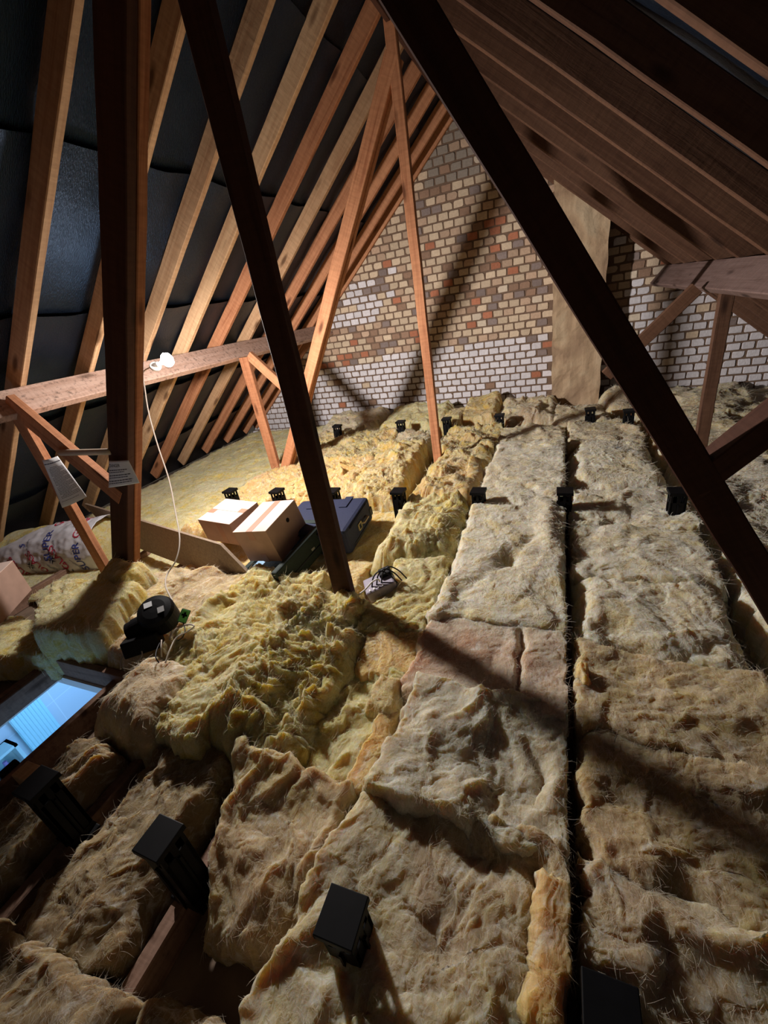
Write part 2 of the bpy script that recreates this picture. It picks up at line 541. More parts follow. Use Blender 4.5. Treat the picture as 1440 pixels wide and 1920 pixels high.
# ---- gable wall of headers in stretcher-like courses, lower courses limewashed
def brick_wall():
    m, t, b = new_mat('brick')
    at = N(t, 'ShaderNodeVertexColor', layer_name='Col')
    geo = N(t, 'ShaderNodeNewGeometry')
    nz = N(t, 'ShaderNodeTexNoise', Scale=45.0, Detail=6.0, Roughness=0.7)
    t.links.new(geo.outputs['Position'], nz.inputs['Vector'])
    r = ramp(t, nz.outputs['Fac'], [(0.3, (0.78, 0.76, 0.74)), (0.7, (1.1, 1.1, 1.1))])
    c = mixc(t, 0.8, at.outputs['Color'], r.outputs[0], 'MULTIPLY')
    t.links.new(c, b.inputs['Base Color'])
    b.inputs['Roughness'].default_value = 0.95
    b.inputs['Specular IOR Level'].default_value = 0.1
    bump(t, b, nz.outputs['Fac'], 0.006, 0.9)
    V, F, Cc = [], [], []
    R = random.Random(5)
    PX, PZ = 0.1125, 0.0755
    mort = (0.18, 0.12, 0.085)
    def zmax(x):
        return ZR + 0.09 / C_ - math.tan(TH) * abs(x - XR)
    # mortar bed
    nx = 60
    xs = np.linspace(-4.3, 2.45, nx)
    for x in xs:
        V += [(x, WALL_Y, FZ), (x, WALL_Y, max(FZ + 0.01, zmax(x)))]
        Cc += [mort, mort]
    F += [(2 * i, 2 * i + 2, 2 * i + 3, 2 * i + 1) for i in range(nx - 1)]
    row = 0
    z = -1.42
    while z < 1.62:
        off = (row % 2) * PX / 2 + R.uniform(-0.006, 0.006)
        for k in range(62):
            x = -4.3 + off + k * PX + R.uniform(-0.002, 0.002)
            zc = z + PZ / 2
            if zc > zmax(x) + 0.02 or x > 2.4 or -0.13 < x < 0.40:
                continue
            # limewash line steps up to the right, patches left of the middle
            lim = -0.545 + 0.02 * math.sin(x * 3) + (0.04 if x > -0.9 else 0.0) + (-0.02 if x < -2.0 else 0)
            u = R.random()
            white = zc < lim
            if white and u < 0.05:
                white = False
            if not white and -2.75 < x < -1.75 and -0.14 < zc < 0.36 and R.random() < (0.75 if x < -2.0 and zc < 0.3 else 0.25):
                white = True
            if not white and x > 0.4 and zc < -0.2 and R.random() < 0.6:
                white = True
            if not white and x > 0.4 and R.random() < 0.15:
                white = True
            if white:
                g = R.uniform(0.62, 0.76)
                col = (g * 0.98, g * 0.95, g * 1.0)
            else:
                u = R.random()
                if u < 0.50:
                    col = (0.60, 0.48, 0.35)
                elif u < 0.70:
                    col = (0.50, 0.36, 0.26)
                elif u < 0.82:
                    col = (0.31, 0.20, 0.14)
                elif u < 0.90:
                    col = (0.25, 0.20, 0.185)
                elif u < 0.95:
                    col = (0.42, 0.17, 0.10)
                else:
                    col = (0.66, 0.56, 0.44)
                g = R.uniform(0.85, 1.12)
                col = tuple(min(0.8, c * g) for c in col)
                if zc > 1.02 and R.random() < 0.55:
                    col = (0.30, 0.26, 0.22)
            w, h = PX - R.uniform(0.011, 0.017), PZ - R.uniform(0.012, 0.018)
            pts = []
            for cx, cz, a0 in ((1, 1, 0), (-1, 1, 90), (-1, -1, 180), (1, -1, 270)):
                rr = R.uniform(0.004, 0.011)
                if R.random() < 0.12:
                    rr = R.uniform(0.014, 0.03)
                jx, jz = R.uniform(-1, 1) * 0.003, R.uniform(-1, 1) * 0.002
                for a in (10, 45, 80):
                    an = math.radians(a0 + a)
                    pts.append((x + cx * (w / 2 - rr) + rr * math.cos(an) + jx, zc + cz * (h / 2 - rr) + rr * math.sin(an) + jz))
            n = len(pts)
            base = len(V)
            proud = R.uniform(0.006, 0.012)
            cxm = sum(p[0] for p in pts) / n
            czm = sum(p[1] for p in pts) / n
            for px, pz in pts:
                V.append((px, WALL_Y - 0.0005, pz))
            for px, pz in pts:
                V.append((px, WALL_Y - proud * 0.7, pz))
            for px, pz in pts:
                V.append((cxm + (px - cxm) * 0.93, WALL_Y - proud, czm + (pz - czm) * 0.9))
            Cc += [col] * (3 * n)
            for q in (0, n):
                F += [(base + q + j, base + q + n + j, base + q + n + (j + 1) % n, base + q + (j + 1) % n) for j in range(n)]
            F.append(tuple(base + 2 * n + j for j in range(n))[::-1])
        z += PZ
        row += 1
    o = mesh_obj('wall_back', V, F, m)
    ca = o.data.color_attributes.new('Col', 'FLOAT_COLOR', 'POINT')
    flat = np.ones((len(V), 4), np.float32)
    flat[:, :3] = np.array(Cc, np.float32)
    ca.data.foreach_set('color', flat.ravel())
    return struct(o)
brick_wall()

# ---- rendered flue standing proud of the gable
def flue():
    m, t, b = new_mat('flue_render')
    geo = N(t, 'ShaderNodeNewGeometry')
    n1 = N(t, 'ShaderNodeTexNoise', Scale=3.2, Detail=7.0, Distortion=0.8)
    n2 = N(t, 'ShaderNodeTexNoise', Scale=38.0, Detail=6.0, Roughness=0.7)
    mp = N(t, 'ShaderNodeMapping')
    mp.inputs['Scale'].default_value = (9, 9, 1.4)
    t.links.new(geo.outputs['Position'], mp.inputs['Vector'])
    n3 = N(t, 'ShaderNodeTexNoise', Scale=3.0, Detail=5.0)
    t.links.new(mp.outputs[0], n3.inputs['Vector'])
    t.links.new(geo.outputs['Position'], n1.inputs['Vector'])
    t.links.new(geo.outputs['Position'], n2.inputs['Vector'])
    r1 = ramp(t, n1.outputs['Fac'], [(0.35, (0.34, 0.23, 0.145)), (0.5, (0.45, 0.32, 0.20)), (0.66, (0.50, 0.39, 0.26))])
    r3 = ramp(t, n3.outputs['Fac'], [(0.35, (0.8, 0.78, 0.75)), (0.65, (1.08, 1.08, 1.08))])
    c = mixc(t, 0.7, r1.outputs[0], r3.outputs[0], 'MULTIPLY')
    t.links.new(c, b.inputs['Base Color'])
    b.inputs['Roughness'].default_value = 0.95
    b1 = bump(t, b, n1.outputs['Fac'], 0.03, 0.7)
    bump(t, b, n2.outputs['Fac'], 0.006, 0.8, b1)
    x0, x1, yf = -0.089, 0.366, 4.83
    V, F = [], []
    nx, nz = 14, 70
    zs = np.linspace(FZ, 1.05, nz)
    prof = [(x0, WALL_Y)] + [(x, yf) for x in np.linspace(x0, x1, nx)] + [(x1, WALL_Y)]
    for zc in zs:
        for i, (x, y) in enumerate(prof):
            d = 0.012 * fbm(np.array(x * 6), np.array(zc * 6), 5) + (0.012 if -0.62 < zc < -0.58 else 0)
            zz = min(zc, ZR + 0.08 - math.tan(TH) * (x - XR))
            V.append((x + (0.004 * math.sin(zc * 23) if i in (1, nx) else 0), y + (float(d) if 0 < i < nx + 1 else 0), zz))
    k = len(prof)
    F = [(i * k + j, i * k + j + 1, (i + 1) * k + j + 1, (i + 1) * k + j) for i in range(nz - 1) for j in range(k - 1)]
    o = mesh_obj('wall_flue', V, F, m, smooth=False)
    return struct(o)
flue()

# ---- rafters
BACKS = [0.299 - 0.412, 0.299, 0.711, 1.123, 1.535, 1.947, 2.359, 2.771, 3.183, 3.595, 4.007, 4.419, 4.831, 5.085]
order = ['first', 'second', 'third', 'fourth', 'fifth', 'sixth', 'seventh', 'eighth', 'ninth', 'tenth', 'eleventh', 'twelfth', 'thirteenth', 'fourteenth']
for side, nm in ((-1, 'left'), (1, 'right')):
    for i, yb in enumerate(BACKS):
        yc = yb - 0.019
        k = len(BACKS) - 1 - i
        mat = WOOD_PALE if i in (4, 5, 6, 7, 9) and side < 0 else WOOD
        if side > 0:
            mat = WOOD_BROWN_SHADE
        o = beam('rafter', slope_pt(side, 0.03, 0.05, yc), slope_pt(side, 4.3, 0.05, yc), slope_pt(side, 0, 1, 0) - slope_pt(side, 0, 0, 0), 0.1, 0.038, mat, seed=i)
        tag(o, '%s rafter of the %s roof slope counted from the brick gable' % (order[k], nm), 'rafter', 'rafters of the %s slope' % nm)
o = beam('ridge_board', (XR, -1.2, ZR + 0.03), (XR, 5.08, ZR + 0.03), (0, 0, 1), 0.16, 0.03, WOOD_DARK_SHADE)
tag(o, 'dark ridge board where the two roof slopes meet at the top', 'ridge board')

# ---- purlins, set square to the slope
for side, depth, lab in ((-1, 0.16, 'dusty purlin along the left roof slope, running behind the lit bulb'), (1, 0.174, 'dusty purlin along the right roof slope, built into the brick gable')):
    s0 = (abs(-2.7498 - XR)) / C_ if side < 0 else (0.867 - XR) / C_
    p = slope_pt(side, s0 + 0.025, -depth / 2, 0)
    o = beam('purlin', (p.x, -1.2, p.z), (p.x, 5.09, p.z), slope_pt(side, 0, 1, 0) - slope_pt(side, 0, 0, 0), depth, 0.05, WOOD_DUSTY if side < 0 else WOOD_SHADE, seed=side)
    tag(o, lab, 'purlin', 'purlins')

# ---- roof trusses
def member(root, nm, x0, k, z0, z1, w, y0, y1, mat, lab=None):
    """timber in the truss plane on the line x = x0 + k z"""
    yc = (y0 + y1) / 2
    o = beam(nm, (x0 + k * z0, yc, z0), (x0 + k * z1, yc, z1), (1, 0, -k), w, y1 - y0, mat, root, seed=int(x0 * 100))
    if lab:
        o['label'] = lab
    return o
def strut(root, nm, p0, p1, w, y0, y1, mat):
    yc = (y0 + y1) / 2
    return beam(nm, (p0[0], yc, p0[1]), (p1[0], yc, p1[1]), (p1[1] - p0[1], 0, p0[0] - p1[0]), w, y1 - y0, mat, root, seed=3)

T = thing('roof_truss', 'near bolted roof truss with dark king post, its ties crossing the foreground', 'roof truss', (XR, 1.41, FZ), 'roof trusses')
member(T, 'tie', -1.769, 0.613, FZ + 0.05, 1.22, 0.123, 1.37, 1.413, WOOD_DARK_SHADE)
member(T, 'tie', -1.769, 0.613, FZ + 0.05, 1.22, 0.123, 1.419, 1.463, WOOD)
member(T, 'tie', 0.027, -0.5997, FZ + 0.05, 1.30, 0.097, 1.37, 1.415, WOOD_DARK_SHADE)
strut(T, 'king_post', (-0.9365, FZ + 0.05), (-0.9365, 1.50), 0.097, 1.37, 1.412, WOOD_DARK_SHADE)
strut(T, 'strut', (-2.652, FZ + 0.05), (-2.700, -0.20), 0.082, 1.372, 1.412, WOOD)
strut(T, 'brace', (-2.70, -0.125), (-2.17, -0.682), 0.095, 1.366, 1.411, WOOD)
strut(T, 'strut', (0.87, FZ + 0.05), (0.87, -0.19), 0.09, 1.372, 1.412, WOOD_DARK_SHADE)
strut(T, 'brace', (0.83, -0.104), (0.37, -0.633), 0.072, 1.37, 1.47, WOOD_DARK_SHADE)

T = thing('roof_truss', 'far roof truss of orange timber standing in front of the brick gable', 'roof truss', (XR, 3.24, FZ), 'roof trusses')
member(T, 'tie', -1.731, 0.608, FZ + 0.05, 1.30, 0.091, 3.2, 3.245, WOOD)
member(T, 'tie', -1.731, 0.608, FZ + 0.05, 1.30, 0.091, 3.262, 3.305, WOOD)
member(T, 'tie', 0.06, -0.604, FZ + 0.05, 1.30, 0.091, 3.2, 3.245, WOOD_DARK_SHADE)
strut(T, 'king_post', (-0.936, FZ + 0.05), (-0.936, 1.50), 0.068, 3.2, 3.245, WOOD)
strut(T, 'strut', (-2.597, FZ + 0.05), (-2.597, -0.19), 0.094, 3.2, 3.245, WOOD)
strut(T, 'brace', (-2.54, -0.18), (-2.10, -0.665), 0.078, 3.206, 3.25, WOOD)
strut(T, 'strut', (0.868, FZ + 0.05), (0.868, -0.19), 0.07, 3.2, 3.25, WOOD_BROWN_SHADE)
strut(T, 'brace', (0.72, -0.19), (0.28, -0.64), 0.078, 3.206, 3.25, WOOD_BROWN_SHADE)

# ---- ceiling joists
JX = [-3.40, -2.90, -2.40, -1.43, -0.93, -0.44, 0.06, 0.57, 1.07, 1.57]
jn = ['beyond the packed roll at the left eave', 'under the lemon slab left of the hatch', 'along the far side of the hatch', 'bare beside the near edge of the hatch', 'bare in the dark gap left of the nearest batts', 'under the long cream roll', 'in the dark slot between the two cream runs', 'under the right edge of the right run', 'right of the right run', 'out towards the right eave']
for x, l in zip(JX, jn):
    o = beam('ceiling_joist', (x, -1.2, FZ + 0.05), (x, 5.08, FZ + 0.05), (0, 0, 1), 0.098, 0.045, WOOD_GREY, seed=int(x * 50))
    tag(o, 'dusty ceiling joist ' + l, 'joist', 'ceiling joists')

# ------------------------------------------------------------------ glass wool
def smooth01(a):
    a = np.clip(a, 0, 1)
    return a * a * (3 - 2 * a)

def fibres(parent, G, mat, seed, area):
    """loose glass fibres combed over the surface of a batt, one object"""
    R = np.random.RandomState(seed)
    wp = np.array(WM[parent.name].translation)
    d = np.hypot(wp[0], wp[1])
    cnt = int(area * np.clip(30000 / max(d, 0.8) ** 1.1, 5000, 30000) * FIBRE_DENSITY)
    n, m, _ = G.shape
    i = R.randint(1, n - 2, cnt)
    j = R.randint(1, m - 2, cnt)
    # thin out the tight rows of the rounded edges
    fu, fv = R.rand(cnt, 1), R.rand(cnt, 1)
    P = G[i, j] * (1 - fu) * (1 - fv) + G[i + 1, j] * fu * (1 - fv) + G[i, j + 1] * (1 - fu) * fv + G[i + 1, j + 1] * fu * fv
    tu, tv = G[i + 1, j] - G[i - 1, j], G[i, j + 1] - G[i, j - 1]
    nr = np.cross(tu, tv)
    nr /= np.linalg.norm(nr, axis=1, keepdims=True) + 1e-9
    nr[nr[:, 2] < 0] *= -1
    w = P + wp
    a = 3.2 * fbm(w[:, 0] * 3, w[:, 1] * 3, seed % 7 + 50, 3) + R.randn(cnt) * 0.7
    t = np.stack([np.cos(a), np.sin(a), np.zeros(cnt)], -1)
    t -= nr * (t * nr).sum(1, keepdims=True)
    t /= np.linalg.norm(t, axis=1, keepdims=True) + 1e-9
    L = (0.010 + 0.028 * R.rand(cnt) ** 2)[:, None] * (0.7 + 0.3 * min(d, 2.0))
    lift = ((0.12 + 0.7 * R.rand(cnt) ** 2) * np.clip(nr[:, 2], 0.1, 1))[:, None]
    s = np.cross(nr, t)
    bend = R.randn(cnt, 1) * 0.6
    k = 4
    pts = np.zeros((cnt, k, 3))
    for q in range(k):
        f = q / (k - 1)
        pts[:, q] = P - nr * 0.002 + L * (t * f + s * bend * f * f + nr * lift * (f - 0.45 * f * f))
    hc = bpy.data.hair_curves.new('loose_fibres')
    hc.add_curves([k] * cnt)
    hc.points.foreach_set('position', pts.astype(np.float32).ravel())
    rad = np.tile(np.array([1.0, 0.9, 0.7, 0.25]), cnt) * np.clip(0.00030 * max(d, 1.0), 0.0003, 0.0010)
    hc.points.foreach_set('radius', rad.astype(np.float32))
    hc.materials.append(STRANDS[mat.name])
    o = bpy.data.objects.new('loose_fibres', hc)
    COL.objects.link(o)
    o.parent = parent
    o['kind'] = 'stuff'

FIBRE_DENSITY = 0.7
def quilt(name, label, corners, zt, mat, seed, zb=-1.42, amp=0.022, puff=0.020, crink=0.010, r=0.035, res=0.010,
          wob=0.014, lat=0.014, feat=None, grow=0.022, clip=None, group='insulation laid over the joists', cat='insulation', fold=0.0):
    """a batt of glass wool: corners = 4 plan points (near-left, near-right, far-right, far-left), zt = top height there"""
    c = np.array([p[:2] for p in corners], float)
    c = c + grow * np.array([(-1, -1), (1, -1), (1, 1), (-1, 1)])
    zt = np.array([zt] * 4 if np.isscalar(zt) else zt, float)
    Lx = (np.linalg.norm(c[1] - c[0]) + np.linalg.norm(c[2] - c[3])) / 2
    Ly = (np.linalg.norm(c[3] - c[0]) + np.linalg.norm(c[2] - c[1])) / 2
    def axis(L):
        n = max(8, int(L / res))
        mid = np.linspace(0, 1, n)
        e = np.array([0, 0.0, 0.01, 0.04, 0.09, 0.17, 0.28, 0.42, 0.6, 0.8]) * min(r, L * 0.4) / L
        lo = e.max()
        inner = np.linspace(lo, 1 - lo, n)
        return np.concatenate([e[1:-1], inner, 1 - e[1:-1][::-1]])
    u, v = axis(Lx), axis(Ly)
    U, W = np.meshgrid(u, v, indexing='ij')
    def bil(q):
        sh = (1,) * 0
        a, b_, c_, d = q
        f = lambda k: ((1 - U) * (1 - W) * k[0] + U * (1 - W) * k[1] + U * W * k[2] + (1 - U) * W * k[3])
        return f((a, b_, c_, d))
    X = bil(c[:, 0])
    Y = bil(c[:, 1])
    Z = bil(zt)
    dx, dy = np.minimum(U, 1 - U) * Lx, np.minimum(W, 1 - W) * Ly
    rx, ry = min(r, Lx * 0.4), min(r, Ly * 0.4)
    rmod = 1 + 0.5 * perlin(X * 5, Y * 5, seed + 40)
    ex = np.sqrt(np.clip(1 - (1 - np.clip(dx / (rx * rmod), 0, 1)) ** 2, 0, 1))
    ey = np.sqrt(np.clip(1 - (1 - np.clip(dy / (ry * rmod), 0, 1)) ** 2, 0, 1))
    dome = ex * ey
    # ragged outline
    wx = wob * (fbm(Y * 9 + 3, U * 0 + seed, seed, 4, 0.6))
    wy = wob * (fbm(X * 9 - 5, W * 0 + seed, seed + 9, 4, 0.6))
    X = X + wx * (2 * U - 1)
    Y = Y + wy * (2 * W - 1)
    if clip is not None:
        X = np.clip(X, clip[0] + 0.004 * perlin(Y * 14, Y * 3, seed), clip[1] + 0.004 * perlin(Y * 14, Y * 3, seed))
    # drifts, puffs and creases
    qx = X + 0.07 * fbm(X * 4, Y * 4, seed + 1, 3)
    qy = Y + 0.07 * fbm(X * 4, Y * 4, seed + 2, 3)
    lump = fbm(qx * 3.2, qy * 3.2, seed + 3, 3, 0.42)
    sb = lambda n, e: np.sqrt(n * n + e)
    ang = 0.9 * perlin(X * 1.3, Y * 1.3, seed + 30) + 0.5 * perlin(U * 0 + seed, W * 0 + 0.37, seed)
    al = qx * np.cos(ang) + qy * np.sin(ang)
    ac = -qx * np.sin(ang) + qy * np.cos(ang)
    mask = smooth01(0.5 + 1.2 * perlin(X * 2.3, Y * 2.3, seed + 6))
    b1 = sb(fbm(qx * 5.5, qy * 5.5, seed + 4, 2, 0.4), 0.03)
    b2 = sb(fbm(qx * 14 + 2 * b1, qy * 14, seed + 5, 2, 0.5), 0.006)
    b3 = sb(fbm(qx * 33 + 3 * b2, qy * 33, seed + 15, 2, 0.5), 0.006)
    wr = fbm(ac * 3.5, al * 17, seed + 8, 3, 0.5)
    fine = fbm(ac * 30, al * 85, seed + 7, 2, 0.6)
    patch = 0.45 + 0.55 * smooth01(0.5 + 1.4 * perlin(X * 3.1, Y * 3.1, seed + 16))
    h = amp * lump + puff * (b1 * 1.3 - 0.35) * (0.5 + 0.5 * mask) + crink * (b2 * 0.9 * (1.2 - mask) + 0.5 * wr * (1 - 0.5 * mask) + 0.75 * b3 * patch) + 0.002 * fine
    if fold:
        h = h + 0.7 * fold * np.clip(1 - np.abs(fbm(qx * 5.0, qy * 3.0, seed + 12, 2)) * 2.6, 0, 1) ** 1.3
    if feat is not None:
        h = h + feat(X, Y)
    zz = zb + np.maximum(Z + h - zb, 0.01) * dome
    # folds lean over
    X0_ = X
    X = X + lat * fbm(qx * 9, qy * 9, seed + 20, 4, 0.6) * np.minimum(1, dome * 1.2) + 0.3 * lat * fbm(zz * 30, Y * 18, seed + 22, 2) * (dome < 0.97)
    Y = Y + lat * fbm(qx * 9, qy * 9, seed + 21, 4, 0.6) * np.minimum(1, dome * 1.2) + 0.3 * lat * fbm(zz * 30, X * 18, seed + 23, 2) * (dome < 0.97)
    if clip is not None:
        X = np.clip(X, clip[0] - 0.006, clip[1] + 0.006)
    n, m = U.shape
    V = np.stack([X, Y, zz], -1).reshape(-1, 3)
    I = np.arange(n * m).reshape(n, m)
    F = np.stack([I[:-1, :-1], I[1:, :-1], I[1:, 1:], I[:-1, 1:]], -1).reshape(-1, 4)
    cen = np.array([(V[:, 0].min() + V[:, 0].max()) / 2, (V[:, 1].min() + V[:, 1].max()) / 2, V[:, 2].min()])
    V = V - cen
    me = bpy.data.meshes.new(name)
    me.vertices.add(len(V))
    me.vertices.foreach_set('co', V.astype(np.float32).ravel())
    me.loops.add(F.size)
    me.loops.foreach_set('vertex_index', F.astype(np.int32).ravel())
    me.polygons.add(len(F))
    me.polygons.foreach_set('loop_start', np.arange(0, F.size, 4, dtype=np.int32))
    me.polygons.foreach_set('loop_total', np.full(len(F), 4, np.int32))
    me.update(calc_edges=True)
    me.materials.append(mat)
    o = bpy.data.objects.new(name, me)
    _link(o, None, Matrix.Translation((cen[0], cen[1], cen[2] + ZO)), True)
    tag(o, label, cat, group)
    fibres(o, V.reshape(n, m, 3), mat, seed, Lx * Ly)
    return o

def rect(x0, x1, y0, y1, sk=0.0):
    return [(x0, y0), (x1, y0 + sk), (x1, y1 + sk), (x0, y1)]

def dent(cx, cy, rx, ry, d):
    return lambda X, Y: d * np.exp(-(((X - cx) / rx) ** 2 + ((Y - cy) / ry) ** 2))
def slit(x0, y0, x1, y1, w, d):
    L = math.hypot(x1 - x0, y1 - y0)
    def f(X, Y):
        t = np.clip(((X - x0) * (x1 - x0) + (Y - y0) * (y1 - y0)) / L ** 2, 0, 1)
        dist = np.hypot(X - x0 - t * (x1 - x0), Y - y0 - t * (y1 - y0))
        return -d * np.exp(-(dist / w) ** 2)
    return f
def feats(*fs):
    return lambda X, Y: sum(f(X, Y) for f in fs)

Q = quilt
Q('insulation_offcut', 'small deep yellow tuft at the slot edge of the tan smoke-stained batt', [(0.075, 1.06), (0.105, 1.06), (0.105, 1.15), (0.078, 1.15)], -1.155, GOLD, 119, zb=-1.24, amp=0.005, puff=0.01, crink=0.01, r=0.03, res=0.005, grow=0.004, clip=(0.064, 2.0))
# --- run between the long slot (x = 0.05) and x = 0.6
Q('insulation_batt', 'lumpy cream batt of the right run, farthest one below the flue', rect(0.07, 0.60, 3.50, 4.10), -1.20, TAN, 101, clip=(0.064, 2.0), amp=0.03, puff=0.03)
Q('insulation_batt', 'smooth bulging pale batt of the right run, behind the black pedestal in the slot', rect(0.075, 0.62, 2.62, 3.52), [-1.20, -1.19, -1.17, -1.17], CREAM, 102, clip=(0.064, 2.0), r=0.13, amp=0.02, puff=0.012)
Q('insulation_batt', 'pale torn batt of the right run, beside the black pedestal in the slot', rect(0.075, 0.64, 2.14, 2.64, 0.03), -1.205, CREAM, 103, clip=(0.064, 2.0), amp=0.03, puff=0.026)
Q('insulation_batt', 'cream creased batt of the right run, second nearer than the leg in the slot', rect(0.075, 0.63, 1.72, 2.17, -0.02), -1.20, CREAM, 104, clip=(0.064, 2.0), amp=0.022, puff=0.022)
Q('insulation_batt', 'pale crumpled batt of the right run, with a drooping front fold', rect(0.075, 0.60, 1.26, 1.74, -0.06), [-1.215, -1.20, -1.18, -1.18], CREAM, 105, clip=(0.064, 2.0), amp=0.03, puff=0.024, r=0.09)
Q('insulation_batt', 'tan smoke-stained batt of the right run, with a deep yellow tuft by the slot', rect(0.07, 0.60, 0.94, 1.30, -0.07), [-1.19, -1.22, -1.20, -1.19], BROWNISH, 106, clip=(0.064, 2.0), amp=0.025, puff=0.018)
Q('insulation_batt', 'large brownish batt of the right run, split along its far edge', rect(0.065, 0.62, 0.54, 0.97, -0.08), -1.205, BROWNISH, 107, clip=(0.064, 2.0), amp=0.03, puff=0.02, res=0.0065, r=0.05)
Q('insulation_batt', 'tan gathered batt of the right run, ending at a slanting cut', [(0.06, 0.40), (0.64, 0.16), (0.66, 0.50), (0.06, 0.60)], [-1.17, -1.19, -1.20, -1.20], TAN, 108, clip=(0.064, 2.0), amp=0.03, puff=0.024, res=0.006)
Q('insulation_batt', 'smooth tan batt with a slanting far edge, nearest of the right run', [(0.06, -0.25), (0.66, -0.25), (0.66, 0.13), (0.065, 0.385)], -1.20, BROWNISH, 109, clip=(0.064, 2.0), amp=0.02, puff=0.01, res=0.006)
# --- long run left of the slot
Q('insulation_batt', 'lumpy tan batt at the far end of the long cream roll', rect(-0.50, 0.03, 3.48, 4.00), -1.19, TAN, 111, clip=(-2.0, 0.036), amp=0.03, puff=0.03)
Q('insulation_roll', 'long smooth off-white roll laid straight towards the brick wall', rect(-0.485, 0.04, 1.29, 3.50), [-1.165, -1.17, -1.15, -1.17], CREAM, 112, clip=(-2.0, 0.036), amp=0.020, puff=0.013, crink=0.008, r=0.045,
  feat=feats(dent(-0.30, 2.33, 0.07, 0.03, -0.05), dent(-0.22, 1.75, 0.06, 0.05, -0.04), slit(-0.40, 1.45, -0.12, 1.95, 0.03, 0.012), slit(-0.2, 2.6, 0.02, 2.35, 0.02, 0.014), dent(-0.05, 2.1, 0.05, 0.25, 0.03)))
Q('insulation_batt', 'peach-stained flat batt slit lengthwise, just nearer than the long roll', rect(-0.49, 0.045, 0.93, 1.30), [-1.195, -1.19, -1.175, -1.17], PEACH, 113, clip=(-2.0, 0.036), amp=0.012, puff=0.008, crink=0.006, r=0.03,
  feat=feats(slit(-0.10, 0.85, -0.12, 1.28, 0.010, 0.035)))
Q('insulation_batt', 'cream torn batt with a raised slanting left edge, below the peach batt', [(-0.50, 0.57), (0.05, 0.55), (0.05, 0.99), (-0.43, 0.97)], [-1.16, -1.20, -1.20, -1.15], CREAM, 114, clip=(-2.0, 0.036), amp=0.03, puff=0.03, res=0.0065, fold=0.02)
Q('insulation_batt', 'big fluffy tan batt in the middle foreground with a yellow sliver at its right edge', [(-0.60, -0.30), (0.045, -0.30), (0.045, 0.60), (-0.49, 0.61)], [-1.20, -1.185, -1.18, -1.17], TAN, 115, clip=(-2.0, 0.036), amp=0.03, puff=0.026, res=0.0055,
  feat=feats(dent(-0.12, 0.52, 0.12, 0.05, -0.04), slit(0.0, 0.1, -0.03, 0.5, 0.02, 0.02)))
Q('insulation_offcut', 'deep yellow sliver of wool along the slot in the foreground', [(-0.04, 0.28), (0.035, 0.26), (0.038, 0.50), (-0.01, 0.51)], -1.155, GOLD, 116, clip=(-2.0, 0.036), zb=-1.25, amp=0.008, puff=0.006, crink=0.004, r=0.03, res=0.0055)
# --- yellow run left of the long roll
Q('insulation_batt', 'crumpled cream batt between the king post foot and the brick wall', rect(-1.02, -0.51, 3.42, 4.05), -1.20, YELLOW, 121, crink=0.024, amp=0.05, puff=0.055, fold=0.03)
Q('insulation_batt', 'yellow rounded mound beside the far king post foot', rect(-0.98, -0.50, 2.42, 3.45), [-1.17, -1.15, -1.16, -1.17], YELLOW, 122, crink=0.024, amp=0.05, puff=0.055, r=0.16, fold=0.03)
Q('insulation_batt', 'yellow creased mound right of the blue suitcase', rect(-0.97, -0.50, 1.72, 2.44), [-1.22, -1.19, -1.15, -1.16], LEMON, 123, crink=0.024, amp=0.05, puff=0.055, r=0.12, fold=0.03)
Q('insulation_batt', 'lemon lumpy batt with a golden strip, left of the peach batt', rect(-0.80, -0.50, 1.20, 1.75), [-1.23, -1.20, -1.20, -1.22], LEMON, 124, crink=0.020, amp=0.025, puff=0.025)
Q('insulation_offcut', 'golden scorched flap left of the peach-stained batt', rect(-0.74, -0.49, 1.02, 1.24), [-1.27, -1.23, -1.20, -1.22], GOLD, 125, amp=0.012, puff=0.01, r=0.04, res=0.0065)
Q('insulation_batt', 'dull yellow trough of wool between the big mound and the torn batt', rect(-0.76, -0.47, 0.56, 1.06), -1.275, LEMON, 126, amp=0.025, puff=0.02, res=0.0065, fold=0.03)
Q('insulation_offcut', 'small curled yellow flap standing in the trough', [(-0.62, 0.86), (-0.50, 0.84), (-0.49, 1.00), (-0.60, 1.02)], -1.20, YELLOW, 127, amp=0.02, puff=0.02, res=0.006, r=0.05)
Q('insulation_offcut', 'narrow upright yellow strip in the trough', [(-0.56, 0.60), (-0.51, 0.60), (-0.47, 0.87), (-0.55, 0.88)], -1.225, GOLD, 128, amp=0.01, puff=0.008, res=0.006, r=0.03)
Q('insulation_batt', 'big lemon mound at the foot of the dark near king post', [(-1.18, 0.62), (-0.745, 0.60), (-0.72, 1.38), (-1.16, 1.42)], [-1.15, -1.28, -1.20, -1.10], LEMON, 131, amp=0.035, puff=0.036, crink=0.030, r=0.11, res=0.0065, fold=0.03)
Q('insulation_batt', 'shaggy tan batt hanging over the dark gap in the foreground', [(-0.80, 0.22), (-0.545, 0.24), (-0.53, 0.60), (-1.0, 0.62)], [-1.33, -1.30, -1.20, -1.22], BROWNISH, 132, amp=0.035, puff=0.035, res=0.006, fold=0.03)
